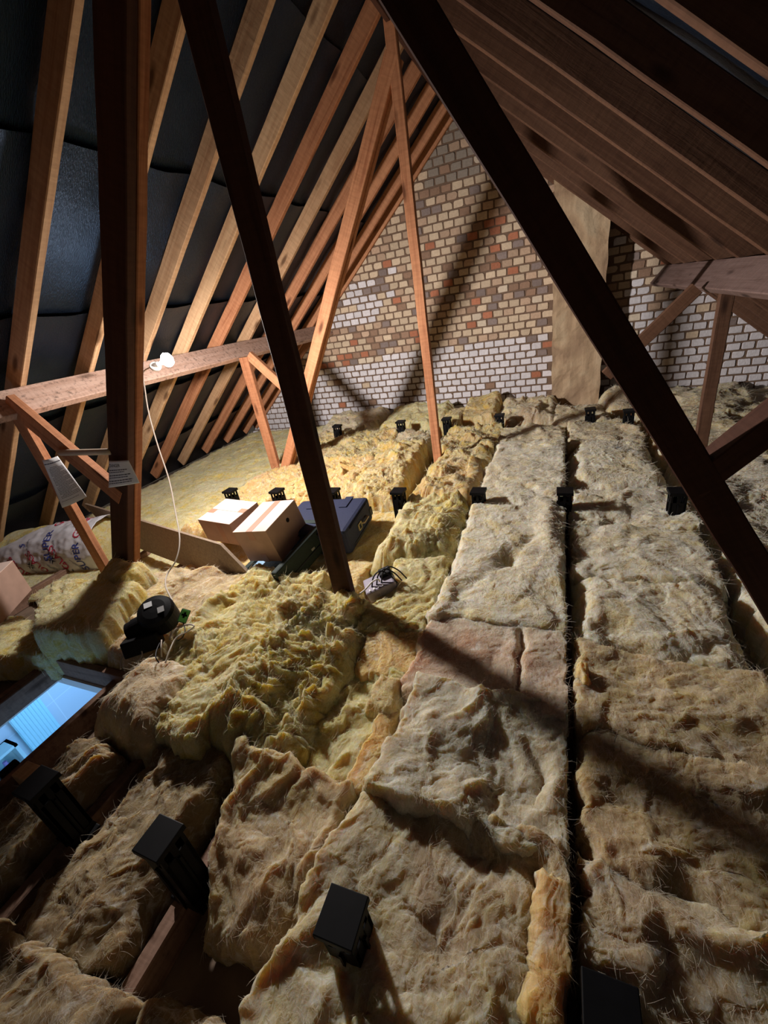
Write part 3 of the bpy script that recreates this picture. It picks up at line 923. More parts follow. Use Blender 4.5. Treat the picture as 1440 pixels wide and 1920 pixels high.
# --- run under the suitcases
Q('insulation_batt', 'pale cut batt whose trimmed edge curves away behind the blue suitcase', [(-1.50, 2.45), (-1.06, 2.42), (-1.15, 3.60), (-1.58, 3.60)], [-1.19, -1.19, -1.15, -1.17], YELLOW, 141, crink=0.024, amp=0.05, puff=0.055, r=0.05, fold=0.03)
Q('insulation_batt', 'crumpled dusty batt beside the far black pedestal left of the king post', rect(-1.72, -1.18, 3.55, 4.15), -1.22, TAN, 142, crink=0.024, amp=0.05, puff=0.055, fold=0.03)
Q('insulation_batt', 'flattened yellow batt under the suitcases', rect(-1.60, -0.97, 1.52, 2.47), -1.285, YELLOW, 143, amp=0.02, puff=0.02)
Q('insulation_batt', 'lemon crumpled batt in front of the green suitcase', [(-1.62, 0.98), (-1.15, 0.95), (-1.10, 1.55), (-1.62, 1.55)], -1.225, LEMON, 144, amp=0.04, puff=0.045, crink=0.032, res=0.010, fold=0.03)
Q('insulation_batt', 'pale lemon batt between the hatch and the big mound', [(-1.62, 0.60), (-1.12, 0.56), (-1.14, 1.02), (-1.62, 1.02)], [-1.30, -1.18, -1.14, -1.23], LEMON, 145, amp=0.025, puff=0.03, crink=0.026, res=0.0065)
Q('insulation_offcut', 'round tan clump at the far corner of the hatch', [(-1.72, 0.56), (-1.32, 0.53), (-1.30, 0.86), (-1.68, 0.90)], [-1.20, -1.21, -1.15, -1.15], TAN, 146, amp=0.03, puff=0.03, r=0.12, res=0.006)
# --- run under the boxes
Q('insulation_batt', 'orange-gold rumpled batt behind the cardboard boxes', rect(-2.05, -1.53, 2.42, 3.30), [-1.22, -1.21, -1.18, -1.20], GOLD, 151, crink=0.024, amp=0.05, puff=0.055, fold=0.03)
Q('insulation_batt', 'yellow batt at the foot of the far left tie', rect(-2.10, -1.58, 3.28, 4.20), -1.22, YELLOW, 152, crink=0.024, amp=0.05, puff=0.055, fold=0.03)
Q('insulation_batt', 'shaded batt under the board and boxes', rect(-2.25, -1.58, 1.20, 2.44), -1.30, YELLOW, 153, amp=0.02, puff=0.02)
Q('insulation_batt', 'golden rumpled batt left of the boxes behind the board', rect(-2.62, -2.03, 1.95, 3.25), [-1.28, -1.24, -1.22, -1.25], GOLD, 154, crink=0.024, amp=0.05, puff=0.055, fold=0.03)
Q('insulation_batt', 'yellow curled batt around the far left strut foot', rect(-2.62, -2.08, 3.22, 4.20), [-1.24, -1.23, -1.25, -1.26], YELLOW, 155, crink=0.024, amp=0.05, puff=0.055, fold=0.03)
Q('insulation_roll', 'flat greenish yellow roll spread over the left eave', rect(-4.15, -2.60, 1.95, 4.95), [-1.30, -1.26, -1.27, -1.31], LEMON, 156, zb=-1.352, amp=0.03, puff=0.018, r=0.2, res=0.02)
# --- near left
Q('insulation_slab', 'thick square-cut lemon slab left of the black fan', [(-2.36, 0.80), (-1.98, 0.86), (-2.10, 1.22), (-2.80, 1.14)], [-1.13, -1.13, -1.10, -1.12], LEMON, 161, zb=-1.40, amp=0.015, puff=0.012, crink=0.010, r=0.035, res=0.010)
Q('insulation_batt', 'pale wool spilling over the joist left of the hatch', [(-3.1, 0.62), (-2.34, 0.78), (-2.36, 1.02), (-3.2, 1.0)], [-1.27, -1.25, -1.30, -1.34], LEMON, 162, amp=0.025, puff=0.025, res=0.012)
Q('insulation_offcut', 'small lemon clump at the foot of the paper-clad post', rect(-2.46, -2.16, 1.18, 1.37), [-1.10, -1.09, -1.06, -1.08], LEMON, 163, amp=0.02, puff=0.02, r=0.07, res=0.010)
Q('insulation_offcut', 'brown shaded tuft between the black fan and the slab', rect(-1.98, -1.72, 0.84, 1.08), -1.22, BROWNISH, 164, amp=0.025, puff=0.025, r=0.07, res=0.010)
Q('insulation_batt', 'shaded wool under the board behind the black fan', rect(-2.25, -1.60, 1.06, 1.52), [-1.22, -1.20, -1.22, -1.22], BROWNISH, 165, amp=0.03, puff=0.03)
Q('insulation_batt', 'flattened wool under the packed roll at the left eave', rect(-4.1, -2.4, 1.25, 2.0), -1.39, LEMON, 166, amp=0.02, puff=0.015, res=0.02)
# --- foreground left
Q('insulation_batt', 'ragged pale batt between the hatch and the bare joist', [(-1.86, -0.30), (-1.51, -0.30), (-1.47, 0.50), (-1.66, 0.52)], [-1.30, -1.27, -1.26, -1.30], SHADED_BROWN, 171, amp=0.035, puff=0.035, res=0.006, fold=0.03)
Q('insulation_batt', 'brownish batt lying along the right side of the bare joist', [(-1.33, 0.02), (-0.99, 0.10), (-1.06, 0.74), (-1.33, 0.76)], [-1.34, -1.31, -1.27, -1.30], SHADED_BROWN, 172, amp=0.03, puff=0.03, res=0.006, fold=0.02)
Q('insulation_batt', 'big fluffy brown batt in the bottom left foreground', [(-1.42, -0.55), (-0.80, -0.55), (-0.84, 0.05), (-1.38, 0.04)], [-1.20, -1.22, -1.27, -1.26], SHADED_BROWN, 173, amp=0.04, puff=0.04, res=0.0055, fold=0.03)
Q('insulation_batt', 'torn brown batt at the bottom edge beside the nearest black pedestal', [(-0.80, -0.40), (-0.40, -0.40), (-0.42, 0.10), (-0.82, 0.08)], [-1.24, -1.24, -1.29, -1.28], SHADED_BROWN, 174, amp=0.035, puff=0.035, res=0.0055, fold=0.02)
# --- right of the right run
Q('insulation_batt', 'pale batt right of the right run, under the dark crossing brace', rect(0.70, 1.22, 1.95, 3.2), -1.20, CREAM, 181, amp=0.03, puff=0.02, r=0.1)
Q('insulation_batt', 'cream ridge of wool behind the dark leaning tie at the right edge', rect(0.68, 1.22, 1.15, 1.98), -1.215, CREAM, 182, amp=0.03, puff=0.025)
Q('insulation_batt', 'narrow pale batt at the right edge of the foreground', rect(0.67, 1.15, 0.50, 1.17), -1.21, CREAM, 183, amp=0.03, puff=0.02, res=0.012)
Q('insulation_batt', 'pale batt at the right edge in front of the leaning tie', rect(0.68, 1.2, -0.2, 0.52), -1.22, BROWNISH, 184, amp=0.03, puff=0.02, res=0.012)
Q('insulation_batt', 'shadowed wool round the right strut foot', rect(0.66, 1.25, 3.25, 4.25), -1.21, TAN, 185, amp=0.03, puff=0.03)
Q('insulation_batt', 'grey-green rumpled wool below the brick wall at the right', rect(0.72, 1.55, 4.15, 5.05), [-1.20, -1.22, -1.16, -1.20], TAN, 186, amp=0.04, puff=0.03)
Q('insulation_batt', 'dull wool towards the right eave, right of the strut', rect(1.22, 2.0, 1.9, 4.2), [-1.24, -1.28, -1.28, -1.24], TAN, 187, amp=0.03, puff=0.025, res=0.02)
Q('insulation_batt', 'dull wool along the right eave below the bricks', rect(1.5, 2.25, 4.1, 5.05), -1.25, TAN, 188, amp=0.03, puff=0.025, res=0.02)
# --- crumpled pieces along the gable
Q('insulation_offcut', 'upright folded yellow batt against the limewashed bricks, between two far black pedestals', rect(-0.98, -0.62, 4.35, 4.95), [-1.16, -1.17, -1.02, -1.08], YELLOW, 191, amp=0.03, puff=0.03, r=0.07)
Q('insulation_offcut', 'shaggy cream heap against the bricks left of the flue', rect(-0.60, -0.02, 4.20, 4.95), [-1.17, -1.16, -1.12, -1.14], TAN, 192, amp=0.04, puff=0.04, r=0.12, fold=0.03)
Q('insulation_offcut', 'greenish grey heap leaning on the bricks left of the far king post', rect(-1.95, -1.12, 4.30, 4.98), [-1.20, -1.18, -1.10, -1.10], LEMON, 193, amp=0.04, puff=0.03, r=0.12)
Q('insulation_offcut', 'peach and tan heap against the bricks behind the leftmost far leg', rect(-2.75, -1.98, 4.25, 4.98), [-1.22, -1.20, -1.12, -1.12], TAN, 194, amp=0.04, puff=0.04, r=0.12, fold=0.02)
Q('insulation_offcut', 'low yellow heap between the far left leg and the left tie', rect(-2.7, -1.75, 3.75, 4.30), -1.22, YELLOW, 195, amp=0.05, puff=0.055, r=0.15, crink=0.024, fold=0.03)
Q('insulation_offcut', 'pale peaked batt in the corner right of the flue', rect(0.36, 0.75, 4.28, 4.95), [-1.19, -1.18, -1.04, -1.08], TAN, 196, amp=0.04, puff=0.03, r=0.15)
Q('insulation_offcut', 'cream wool heaped at the base of the flue', rect(-0.10, 0.42, 4.02, 4.70), -1.19, TAN, 197, amp=0.035, puff=0.03, r=0.1)
Q('insulation_offcut', 'small cream fold behind the far black pedestal left of the king post', rect(-1.20, -0.96, 4.15, 4.80), -1.15, YELLOW, 198, amp=0.03, puff=0.03, r=0.07)

# ------------------------------------------------------------------ lamp
def glow(name, col, strength, alpha):
    m = bpy.data.materials.new(name)
    m.use_nodes = True
    t = m.node_tree
    t.nodes.clear()
    out = t.nodes.new('ShaderNodeOutputMaterial')
    a = t.nodes.new('ShaderNodeAddShader')
    tr = t.nodes.new('ShaderNodeBsdfTransparent')
    tr.inputs[0].default_value = (alpha, alpha, alpha, 1)
    e = t.nodes.new('ShaderNodeEmission')
    e.inputs[0].default_value = (*col, 1)
    e.inputs[1].default_value = strength
    t.links.new(tr.outputs[0], a.inputs[0])
    t.links.new(e.outputs[0], a.inputs[1])
    t.links.new(a.outputs[0], out.inputs['Surface'])
    return m
L = thing('light_bulb', 'bare lit light bulb in a white holder hanging beside the left post', 'light bulb', (-2.235, 1.975, -0.115))
base = Vector((-2.2652, 1.9850, -0.0904))
ax = (BULB - base).normalized()
pn = Vector((0.62, -0.35, 0.70)).normalized()
mb = MB()
mb.lathe(base - pn * 0.012, pn, [(0, 0.032), (0.008, 0.034), (0.014, 0.030), (0.018, 0.012)], 28)
mb.build('mounting_plate', WHITE, L)
mb = MB()
mb.lathe(base - ax * 0.006, ax, [(0, 0.017), (0.030, 0.017), (0.034, 0.014)], 20)
mb.build('lamp_holder', WHITE, L)
mb = MB()
mb.lathe(BULB - ax * 0.046, ax, [(0, 0.011), (0.010, 0.013), (0.020, 0.023), (0.034, 0.037), (0.048, 0.042), (0.066, 0.036), (0.076, 0.022), (0.083, 0.008), (0.084, 0.001)], 28)
mb.build('glass_bulb', glow('lit_glass', (1.0, 0.95, 0.88), 14.0, 0.98), L, smooth=True)

# ------------------------------------------------------------------ loft legs
def leg_parts(root, x, y, ztop=-1.08, zbase=-1.35):
    mb = MB()
    mb.box((x, y, ztop - 0.004), (0.088, 0.088, 0.008), bev=0.002)
    for dx, dy, sx, sy in ((0, -0.042, 0.088, 0.004), (0, 0.042, 0.088, 0.004), (-0.042, 0, 0.004, 0.088), (0.042, 0, 0.004, 0.088)):
        mb.box((x + dx, y + dy, ztop - 0.011), (sx, sy, 0.012))
    mb.build('top_plate', BLACK, root)
    mb = MB()
    h = ztop - zbase
    zt, zw = ztop - 0.008, ztop - 0.058       # window band
    w = 0.036
    zt0 = ztop - 0.022
    for sx in (-1, 1):
        for sy in (-1, 1):
            mb.box((x + sx * (w - 0.005), y + sy * (w - 0.005), (zt + zbase) / 2), (0.010, 0.010, zt - zbase))
    for a in range(4):
        R = Matrix.Rotation(a * math.pi / 2, 3, 'Z')
        def at(px, pz, sx, sz):
            mb.box(Vector((x, y, 0)) + R @ Vector((px, -w + 0.002, pz)), (sx, 0.004, sz), R)
        at(0, (zt + zt0) / 2, 2 * w, zt - zt0)
        at(0, (zt + zbase) / 2, 0.016, zt - zbase)
        at(-0.020, (zw + zbase) / 2, 0.030, zw - zbase)
        at(0.020, (zw + zbase) / 2, 0.030, zw - zbase)
        mb.box(Vector((x, y, 0)) + R @ Vector((0, -w - 0.003, (zw - 0.01 + zbase) / 2)), (0.006, 0.006, zw - 0.01 - zbase), R)
    mb.build('column', BLACK, root)
    mb = MB()
    mb.box((x, y, zbase + 0.005), (0.12, 0.075, 0.010), bev=0.003)
    mb.box((x, y, zbase + 0.018), (0.085, 0.078, 0.016), taper=0.9)
    mb.build('base_flange', BLACK, root)
LEGS = [(-1.41, 0.28, 'black loft pedestal right beside the near edge of the hatch'),
        (-0.90, 0.28, 'black loft pedestal over the bare joist in the dark gap'),
        (-0.385, 0.285, 'black loft pedestal in the bottom middle foreground'),
        (0.10, 0.31, 'black loft pedestal cut off by the bottom edge of the photo'),
        (-2.40, 2.35, 'black loft pedestal behind the left cardboard box, leftmost of the middle row'),
        (-1.95, 2.35, 'black loft pedestal behind the right cardboard box'),
        (-1.47, 2.35, 'black loft pedestal just right of the dark king post, behind the suitcase'),
        (-0.98, 2.35, 'black loft pedestal right of the blue suitcase, before the yellow mound'),
        (-0.45, 2.35, 'black loft pedestal at the left edge of the long cream roll'),
        (0.03, 2.35, 'black loft pedestal standing in the slot right of the long cream roll'),
        (0.575, 2.35, 'black loft pedestal half behind the dark leaning tie'),
        (-2.33, 4.08, 'far black loft pedestal leaning in the peach heap, leftmost of the far row'),
        (-1.55, 4.08, 'far black loft pedestal left of the far king post'),
        (-1.05, 4.08, 'far black loft pedestal just right of the far king post'),
        (-0.535, 4.08, 'far black loft pedestal right of the upright yellow batt'),
        (0.25, 4.08, 'far black loft pedestal in front of the flue'),
        (0.53, 3.95, 'far black loft pedestal right of the flue, rightmost of the far row')]
proto = None
for i, (x, y, lab) in enumerate(LEGS):
    zt = {0: -1.08, 1: -1.085, 3: -1.10}.get(i, -1.08)
    if proto is None:
        proto = thing('loft_pedestal', lab, 'pedestal', (x, y, -1.35), 'loft pedestals')
        leg_parts(proto, x, y)
    else:
        r = proto.copy()
        COL.objects.link(r)
        r.matrix_local = Matrix.Translation((x, y, -1.35 + ZO)) @ Matrix.Rotation(rnd.uniform(-0.06, 0.06), 4, 'Z') @ Matrix.Rotation(0.10 if i == 11 else rnd.uniform(-0.02, 0.02), 4, 'Y')
        r['label'] = lab
        for ch in list(proto.children):
            c = ch.copy()
            c.parent = r
            COL.objects.link(c)

# ------------------------------------------------------------------ boxes, suitcases, board
def eul(rot):
    return (Matrix.Rotation(rot[2], 3, 'Z') @ Matrix.Rotation(rot[1], 3, 'Y') @ Matrix.Rotation(rot[0], 3, 'X'))
def carton(lab, loc, rot, d, tape_dir, group='cardboard boxes', end_tapes=True):
    R = eul(rot)
    c = Vector(loc)
    low = min((c + R @ Vector((sx * d[0] / 2, sy * d[1] / 2, sz * d[2] / 2))).z for sx in (-1, 1) for sy in (-1, 1) for sz in (-1, 1))
    T = thing('cardboard_box', lab, 'box', (c.x, c.y, low), group)
    mb = MB()
    mb.box(c, (d[0], d[1], d[2] - 0.006), R, bev=0.002)
    mb.build('body', CARD_SHADED, T)
    mb = MB()          # two closed flaps with a seam between
    top = d[2] / 2 - 0.0015
    if tape_dir == 'y':
        for s in (-1, 1):
            mb.box(c + R @ Vector((s * (d[0] / 4 + 0.0005), 0, top)), (d[0] / 2 - 0.002, d[1], 0.004), R)
    else:
        for s in (-1, 1):
            mb.box(c + R @ Vector((0, s * (d[1] / 4 + 0.0005), top)), (d[0], d[1] / 2 - 0.002, 0.004), R)
    mb.build('top_flaps', CARD, T)
    mb = MB()
    tw = 0.045
    if tape_dir == 'y':
        mb.box(c + R @ Vector((0, 0, d[2] / 2 + 0.001)), (tw, d[1] + 0.002, 0.001), R)
        for s in (-1, 1):
            mb.box(c + R @ Vector((0, s * (d[1] / 2 + 0.0006), d[2] / 2 - 0.03)), (tw, 0.001, 0.06), R)
        mb.box(c + R @ Vector((0.01, -(d[1] / 2 + 0.0006), -d[2] / 2 + 0.03)), (tw, 0.001, 0.06), R)
    else:
        for s in (-1, 1):
            mb.box(c + R @ Vector((s * (d[0] / 2 - 0.03), 0.02 * s, d[2] / 2 + 0.001)), (0.06, tw, 0.001), R)
        mb.box(c + R @ Vector((0.04, -(d[1] / 2 + 0.0006), 0)), (tw, 0.001, d[2] * 0.96), R)
    mb.build('parcel_tape', TAPE, T)
    return T, R, c
carton('left cardboard box with short tapes, tilted behind the other box', (-2.035, 1.925, -1.120), (0.113, 0.003, -0.146), (0.31, 0.262, 0.171), 'x')
T, R, c = carton('right cardboard box with a long tape along its lid, standing in the open suitcase', (-1.575, 1.755, -1.075), (0.14, -0.103, -0.044), (0.25, 0.307, 0.22), 'y')
mb = MB()
mb.lathe(c + R @ Vector((0.1256, 0.03, 0.05)), R @ Vector((1, 0, 0)), [(0, 0.014), (0.0008, 0.014)], 16)
mb.build('hand_hole', plain('dark_hole', (0.01, 0.007, 0.005), 0.9), T)
carton('plain cardboard box at the left edge beside the printed plastic pack', (-3.3228, 0.9212, -1.1700), (0.05, 0.03, 0.55), (0.50, 0.36, 0.24), 'y')

NAVY = plain('navy_fabric', (0.022, 0.028, 0.065), 0.75, noise=0.15, scale=120, bdist=0.001)
GREEN = plain('dark_green_fabric', (0.018, 0.03, 0.026), 0.75, noise=0.15, scale=120, bdist=0.001)
LINING = plain('blue_lining', (0.22, 0.36, 0.50), 0.7, noise=0.1, scale=20)
PIPING = plain('dark_piping', (0.012, 0.014, 0.02), 0.5)
def rounded(mb, c, d, R, bev):
    mb.box(c, d, R, bev=bev)
# blue suitcase lying flat
def blue_case():
    R = eul((0.05, -0.04, 0.06))
    c = Vector((-1.385, 2.03, -1.185))
    W, D, H = 0.50, 0.42, 0.17
    P = lambda x, y, z: c + R @ Vector((x, y, z))
    T = thing('suitcase', 'navy blue soft suitcase lying flat behind the dark king post', 'suitcase', (c.x, c.y, c.z - H / 2), 'suitcases')
    mb = MB(); mb.box(c, (W, D, H), R, bev=0.022); mb.build('shell', NAVY, T, smooth=False)
    mb = MB()
    for z in (H / 2 - 0.022, -H / 2 + 0.03):
        pts = []
        for a in range(33):
            t = 2 * math.pi * a / 32
            ct, st = math.cos(t), math.sin(t)
            k = 1 / max(abs(ct) ** 8 + abs(st) ** 8, 1e-6) ** (1 / 8)
            pts.append(P(ct * k * (W / 2 + 0.001), st * k * (D / 2 + 0.001), z))
        mb.tube(pts, 0.006, 6, caps=False)
    mb.build('piping', PIPING, T)
    for s in (-1, 1):
        mb = MB()
        mb.box(P(s * 0.12, D / 2 - 0.07, H / 2 + 0.003), (0.055, 0.14, 0.008), R, bev=0.003)
        mb.build('strap', NAVY, T)
    mb = MB(); mb.box(P(0.06, 0.0, H / 2 + 0.002), (0.05, 0.012, 0.004), R); mb.build('badge', plain('gilt_badge', (0.55, 0.48, 0.25), 0.4, 0.6), T)
    mb = MB()
    q = P(W / 2 + 0.004, -0.02, 0.0)
    for dy, dz, sy, sz in ((0, 0.02, 0.05, 0.006), (0, -0.02, 0.05, 0.006), (0.022, 0, 0.006, 0.046), (-0.022, 0, 0.006, 0.046)):
        mb.box(q + R @ Vector((0, dy, dz)), (0.008, sy, sz), R)
    mb.build('buckle', plain('brass_buckle', (0.62, 0.52, 0.30), 0.4, 0.4), T)
    mb = MB()
    mb.tube([P(W / 2 + 0.002, 0.10, 0.0), P(W / 2 + 0.02, 0.09, 0.0), P(W / 2 + 0.02, 0.02, 0.0), P(W / 2 + 0.002, 0.01, 0.0)], 0.007, 6)
    mb.build('carry_handle', plain('tan_leather', (0.42, 0.31, 0.2), 0.6), T)
    mb = MB()
    mb.box(P(W / 2 - 0.01, D / 2 - 0.02, -0.02), (0.03, 0.05, 0.06), R, bev=0.008)
    mb.build('wheel', PIPING, T)
blue_case()
# green suitcase standing open on its back like a tray, the right box inside
def green_case():
    R = eul((0.10, -0.10, -0.10))
    c = Vector((-1.545, 1.71, -1.21))
    W, D, H, th = 0.41, 0.48, 0.15, 0.02
    P = lambda x, y, z: c + R @ Vector((x, y, z))
    T = thing('suitcase', 'dark green suitcase lying open under the right cardboard box', 'suitcase', (c.x, c.y, c.z - H / 2), 'suitcases')
    mb = MB()
    mb.box(P(0, 0, -H / 2 + th / 2), (W, D, th), R, bev=0.006)
    for x, y, sx, sy in ((W / 2, 0, th, D), (-W / 2, 0, th, D), (0, D / 2, W, th), (0, -D / 2, W, th)):
        hh = H if x > 0 or y > 0 else H * 0.3
        mb.box(P(x, y, -H / 2 + hh / 2), (sx + th, sy + th, hh), R, bev=0.009)
    mb.build('shell', GREEN, T)
    mb = MB()
    mb.box(P(0, 0, -H / 2 + th + 0.004), (W - th, D - th, 0.006), R)
    mb.box(P(0, -D / 2 + th * 1.2, -H / 2 + H * 0.2), (W - 0.02, 0.005, H * 0.24), R)
    mb.build('lining', LINING, T)
    mb = MB()
    pts = [P(W / 2 + 0.012, y, H / 2 - 0.03 + 0.006 * math.sin(y * 20)) for y in np.linspace(-D / 2, D / 2, 14)]
    mb.tube(pts, 0.007, 6)
    mb.tube([P(W / 2 + 0.021, y, -0.02) for y in np.linspace(-D / 2, D / 2, 10)], 0.005, 6)
    mb.build('zip', PIPING, T)
    mb = MB(); mb.box(P(W / 2 + 0.022, 0.06, 0.0), (0.006, 0.03, 0.016), R, bev=0.002)
    mb.build('zip_pull', plain('dull_metal', (0.35, 0.36, 0.33), 0.4, 0.5), T)
green_case()
# chipboard on edge
def board():
    m, t, b = new_mat('chipboard')
    tc = N(t, 'ShaderNodeTexCoord')
    nz = N(t, 'ShaderNodeTexNoise', Scale=60.0, Detail=6.0, Roughness=0.75)
    t.links.new(tc.outputs['Object'], nz.inputs['Vector'])
    r = ramp(t, nz.outputs['Fac'], [(0.3, (0.20, 0.145, 0.10)), (0.7, (0.36, 0.27, 0.19))])
    t.links.new(r.outputs[0], b.inputs['Base Color'])
    b.inputs['Roughness'].default_value = 0.85
    A, Bp, Q_ = Vector((-3.7449, 2.0646, -1.0800)), Vector((-1.8158, 1.5783, -1.0750)), Vector((-1.6057, 1.5033, -1.2000))
    X = (Bp - A).normalized()
    nv = X.cross(Vector((0, 0.1, 1))).normalized()
    Q_ = Q_ * (nv.dot(A) / nv.dot(Q_))
    up = (Bp - Q_)
    up *= 0.26 / abs(up.z)
    Yn = up.cross(X).normalized()
    M = Matrix.Translation(A)
    mb = MB()
    L = (Bp - A).length
    P = []
    for d in (-0.009, 0.009):
        P += [X * 0 + Yn * d - up, X * L + Yn * d - up, X * L + Yn * d, X * 0 + Yn * d]
    mb.add(P, [(0, 1, 2, 3), (7, 6, 5, 4), (0, 4, 5, 1), (1, 5, 6, 2), (2, 6, 7, 3), (3, 7, 4, 0)])
    return tag(mb.build('chipboard_panel', m, M=M), 'long chipboard panel on edge between the dusty post and the boxes', 'board')
board()

# ------------------------------------------------------------------ printed pack at the left
def text_mesh(s, size):
    cu = bpy.data.curves.new('t', 'FONT')
    cu.body = s
    cu.size = size
    cu.align_x = 'CENTER'
    cu.align_y = 'CENTER'
    cu.offset = size * 0.012
    o = bpy.data.objects.new('t', cu)
    COL.objects.link(o)
    bpy.context.view_layer.update()
    me = bpy.data.meshes.new_from_object(o.evaluated_get(bpy.context.evaluated_depsgraph_get()))
    bpy.data.objects.remove(o, do_unlink=True)
    bpy.data.curves.remove(cu)
    bm = bmesh.new()
    bm.from_mesh(me)
    for _ in range(2):
        bmesh.ops.subdivide_edges(bm, edges=[e for e in bm.edges if e.calc_length() > size * 0.18], cuts=1, use_grid_fill=True)
    bmesh.ops.triangulate(bm, faces=bm.faces)
    V = [v.co.copy() for v in bm.verts]
    F = [[v.index for v in f.verts] for f in bm.faces]
    bm.free()
    bpy.data.meshes.remove(me)
    return V, F

def pack():
    C0 = Vector((-3.6499, 1.7000, -1.3083))
    A = Vector((0.972, 0.21, 0.06)).normalized()
    toward = (Vector((0, 0, 0)) - C0)
    E2 = (toward - A * toward.dot(A)).normalized()          # faces the eye
    E1 = A.cross(E2)
    if E1.z < 0:
        E1 = -E1
    R0 = 0.218
    T = thing('insulation_pack', 'roll of yellow wool in white printed plastic wrap beside the left post', 'insulation pack', (C0.x, C0.y, C0.z - R0))
    # the roll
    V, F = [], []
    na, nf = 46, 60
    for i in range(na):
        a = -0.47 + 0.94 * i / (na - 1)
        e = min(a + 0.47, 0.47 - a)
        rr = 0.202 * math.sqrt(max(0.02, 1 - (1 - min(1, e / 0.05)) ** 2))
        for j in range(nf):
            p = 2 * math.pi * j / nf
            r_ = rr + 0.012 * float(fbm(np.array(a * 9), np.array(math.sin(p) * 2 + math.cos(p)), 77))
            V.append(C0 + A * a + (E2 * math.cos(p) + E1 * math.sin(p)) * r_)
    F = [(i * nf + j, (i + 1) * nf + j, (i + 1) * nf + (j + 1) % nf, i * nf + (j + 1) % nf) for i in range(na - 1) for j in range(nf)]
    F += [tuple(range(nf)), tuple((na - 1) * nf + j for j in range(nf - 1, -1, -1))]
    mesh_obj('wool_roll', V, F, LEMON, T, smooth=True)
    # wrap: p = angle up from facing the eye
    def S(a, p, off=0.0):
        w = 0.010 * float(fbm(np.array(a * 7), np.array(p * 2.2), 31, 3)) + 0.007 * abs(float(perlin(np.array(a * 16 + p * 5), np.array(p * 3 - a * 4), 33)))
        r_ = 0.215 + w + off + 0.02 * max(0, -p - 0.2)
        return C0 + A * a + (E2 * math.cos(p) + E1 * math.sin(p)) * r_
    V, F = [], []
    na, nf = 90, 70
    for i in range(na):
        for j in range(nf):
            p = -1.6 + (1.95 + 1.6) * j / (nf - 1)
            lo = -0.50 + 0.46 * smooth01((p + 0.15) / 1.35) + 0.012 * math.sin(p * 14)
            a = lo + (0.50 - lo) * i / (na - 1)
            V.append(S(a, p))
    F = [(i * nf + j, (i + 1) * nf + j, (i + 1) * nf + j + 1, i * nf + j + 1) for i in range(na - 1) for j in range(nf - 1)]
    W = mesh_obj('plastic_wrap', V, F, plain('white_polythene', (0.72, 0.71, 0.76), 0.35, spec=0.5), T, smooth=True)
    so = W.modifiers.new('thickness', 'SOLIDIFY')
    so.thickness = 0.002
    BLUE = plain('print_blue', (0.05, 0.07, 0.30), 0.45)
    RED = plain('print_red', (0.50, 0.03, 0.07), 0.45)
    BLK = plain('print_black', (0.02, 0.02, 0.03), 0.45)
    GRY = plain('print_grey', (0.20, 0.20, 0.24), 0.45)
    def put(V, F, a, p, ang, mat, nm='lettering'):
        ca, sa = math.cos(ang), math.sin(ang)
        VV = [S(a + v[0] * ca - v[1] * sa, p + (v[0] * sa + v[1] * ca) / 0.215, 0.0035) for v in V]
        return mesh_obj(nm, VV, F, mat, W)
    def text(s, size, a, p, ang, mat):
        V, F = text_mesh(s, size)
        return put(V, F, a, p, ang, mat)
    def emblem(size, a, p, ang):
        V, F = [], []
        for k in range(4):
            t = k * math.pi / 2
            for q in ((0.12, 0.0), (1.0, 0.62), (0.62, 0.0), (1.0, -0.62)):
                V.append((size * (q[0] * math.cos(t) - q[1] * math.sin(t)), size * (q[0] * math.sin(t) + q[1] * math.cos(t))))
            F += [(4 * k, 4 * k + 2, 4 * k + 1), (4 * k, 4 * k + 3, 4 * k + 2)]
        return put(V, F, a, p, ang, BLK, 'printed_emblem')
    up = math.pi / 2
    text('SUPER', 0.085, 0.105, 0.22, up, BLUE)
    text('GLASS', 0.085, 0.105, 1.55, up, RED)
    text('insulation', 0.030, 0.165, 0.10, up, GRY)
    text('GLASS', 0.080, 0.375, 0.85, up, RED)
    text('SUPER', 0.080, 0.375, -0.35, up, BLUE)
    text('insulation', 0.028, 0.435, 0.45, up, GRY)
    text('5', 0.065, -0.135, 0.33, up, BLUE)
    text('insulation', 0.026, -0.085, 0.33, up, GRY)
    # second print, rolled over towards the floor
    d = up + 0.55
    for a, p in ((-0.16, -0.55), (0.02, -0.42), (0.24, -0.35)):
        text('GLASS', 0.075, a - 0.05, p + 0.10, d, RED)
        text('SUPER', 0.075, a + 0.065, p - 0.82, d, BLK)
        text('insulation', 0.026, a + 0.075, p - 0.22, d, GRY)
    emblem(0.032, -0.085, -0.42, 0.3)
    emblem(0.034, 0.125, -0.28, 0.4)
    emblem(0.03, 0.33, 0.9, 0.2)
pack()

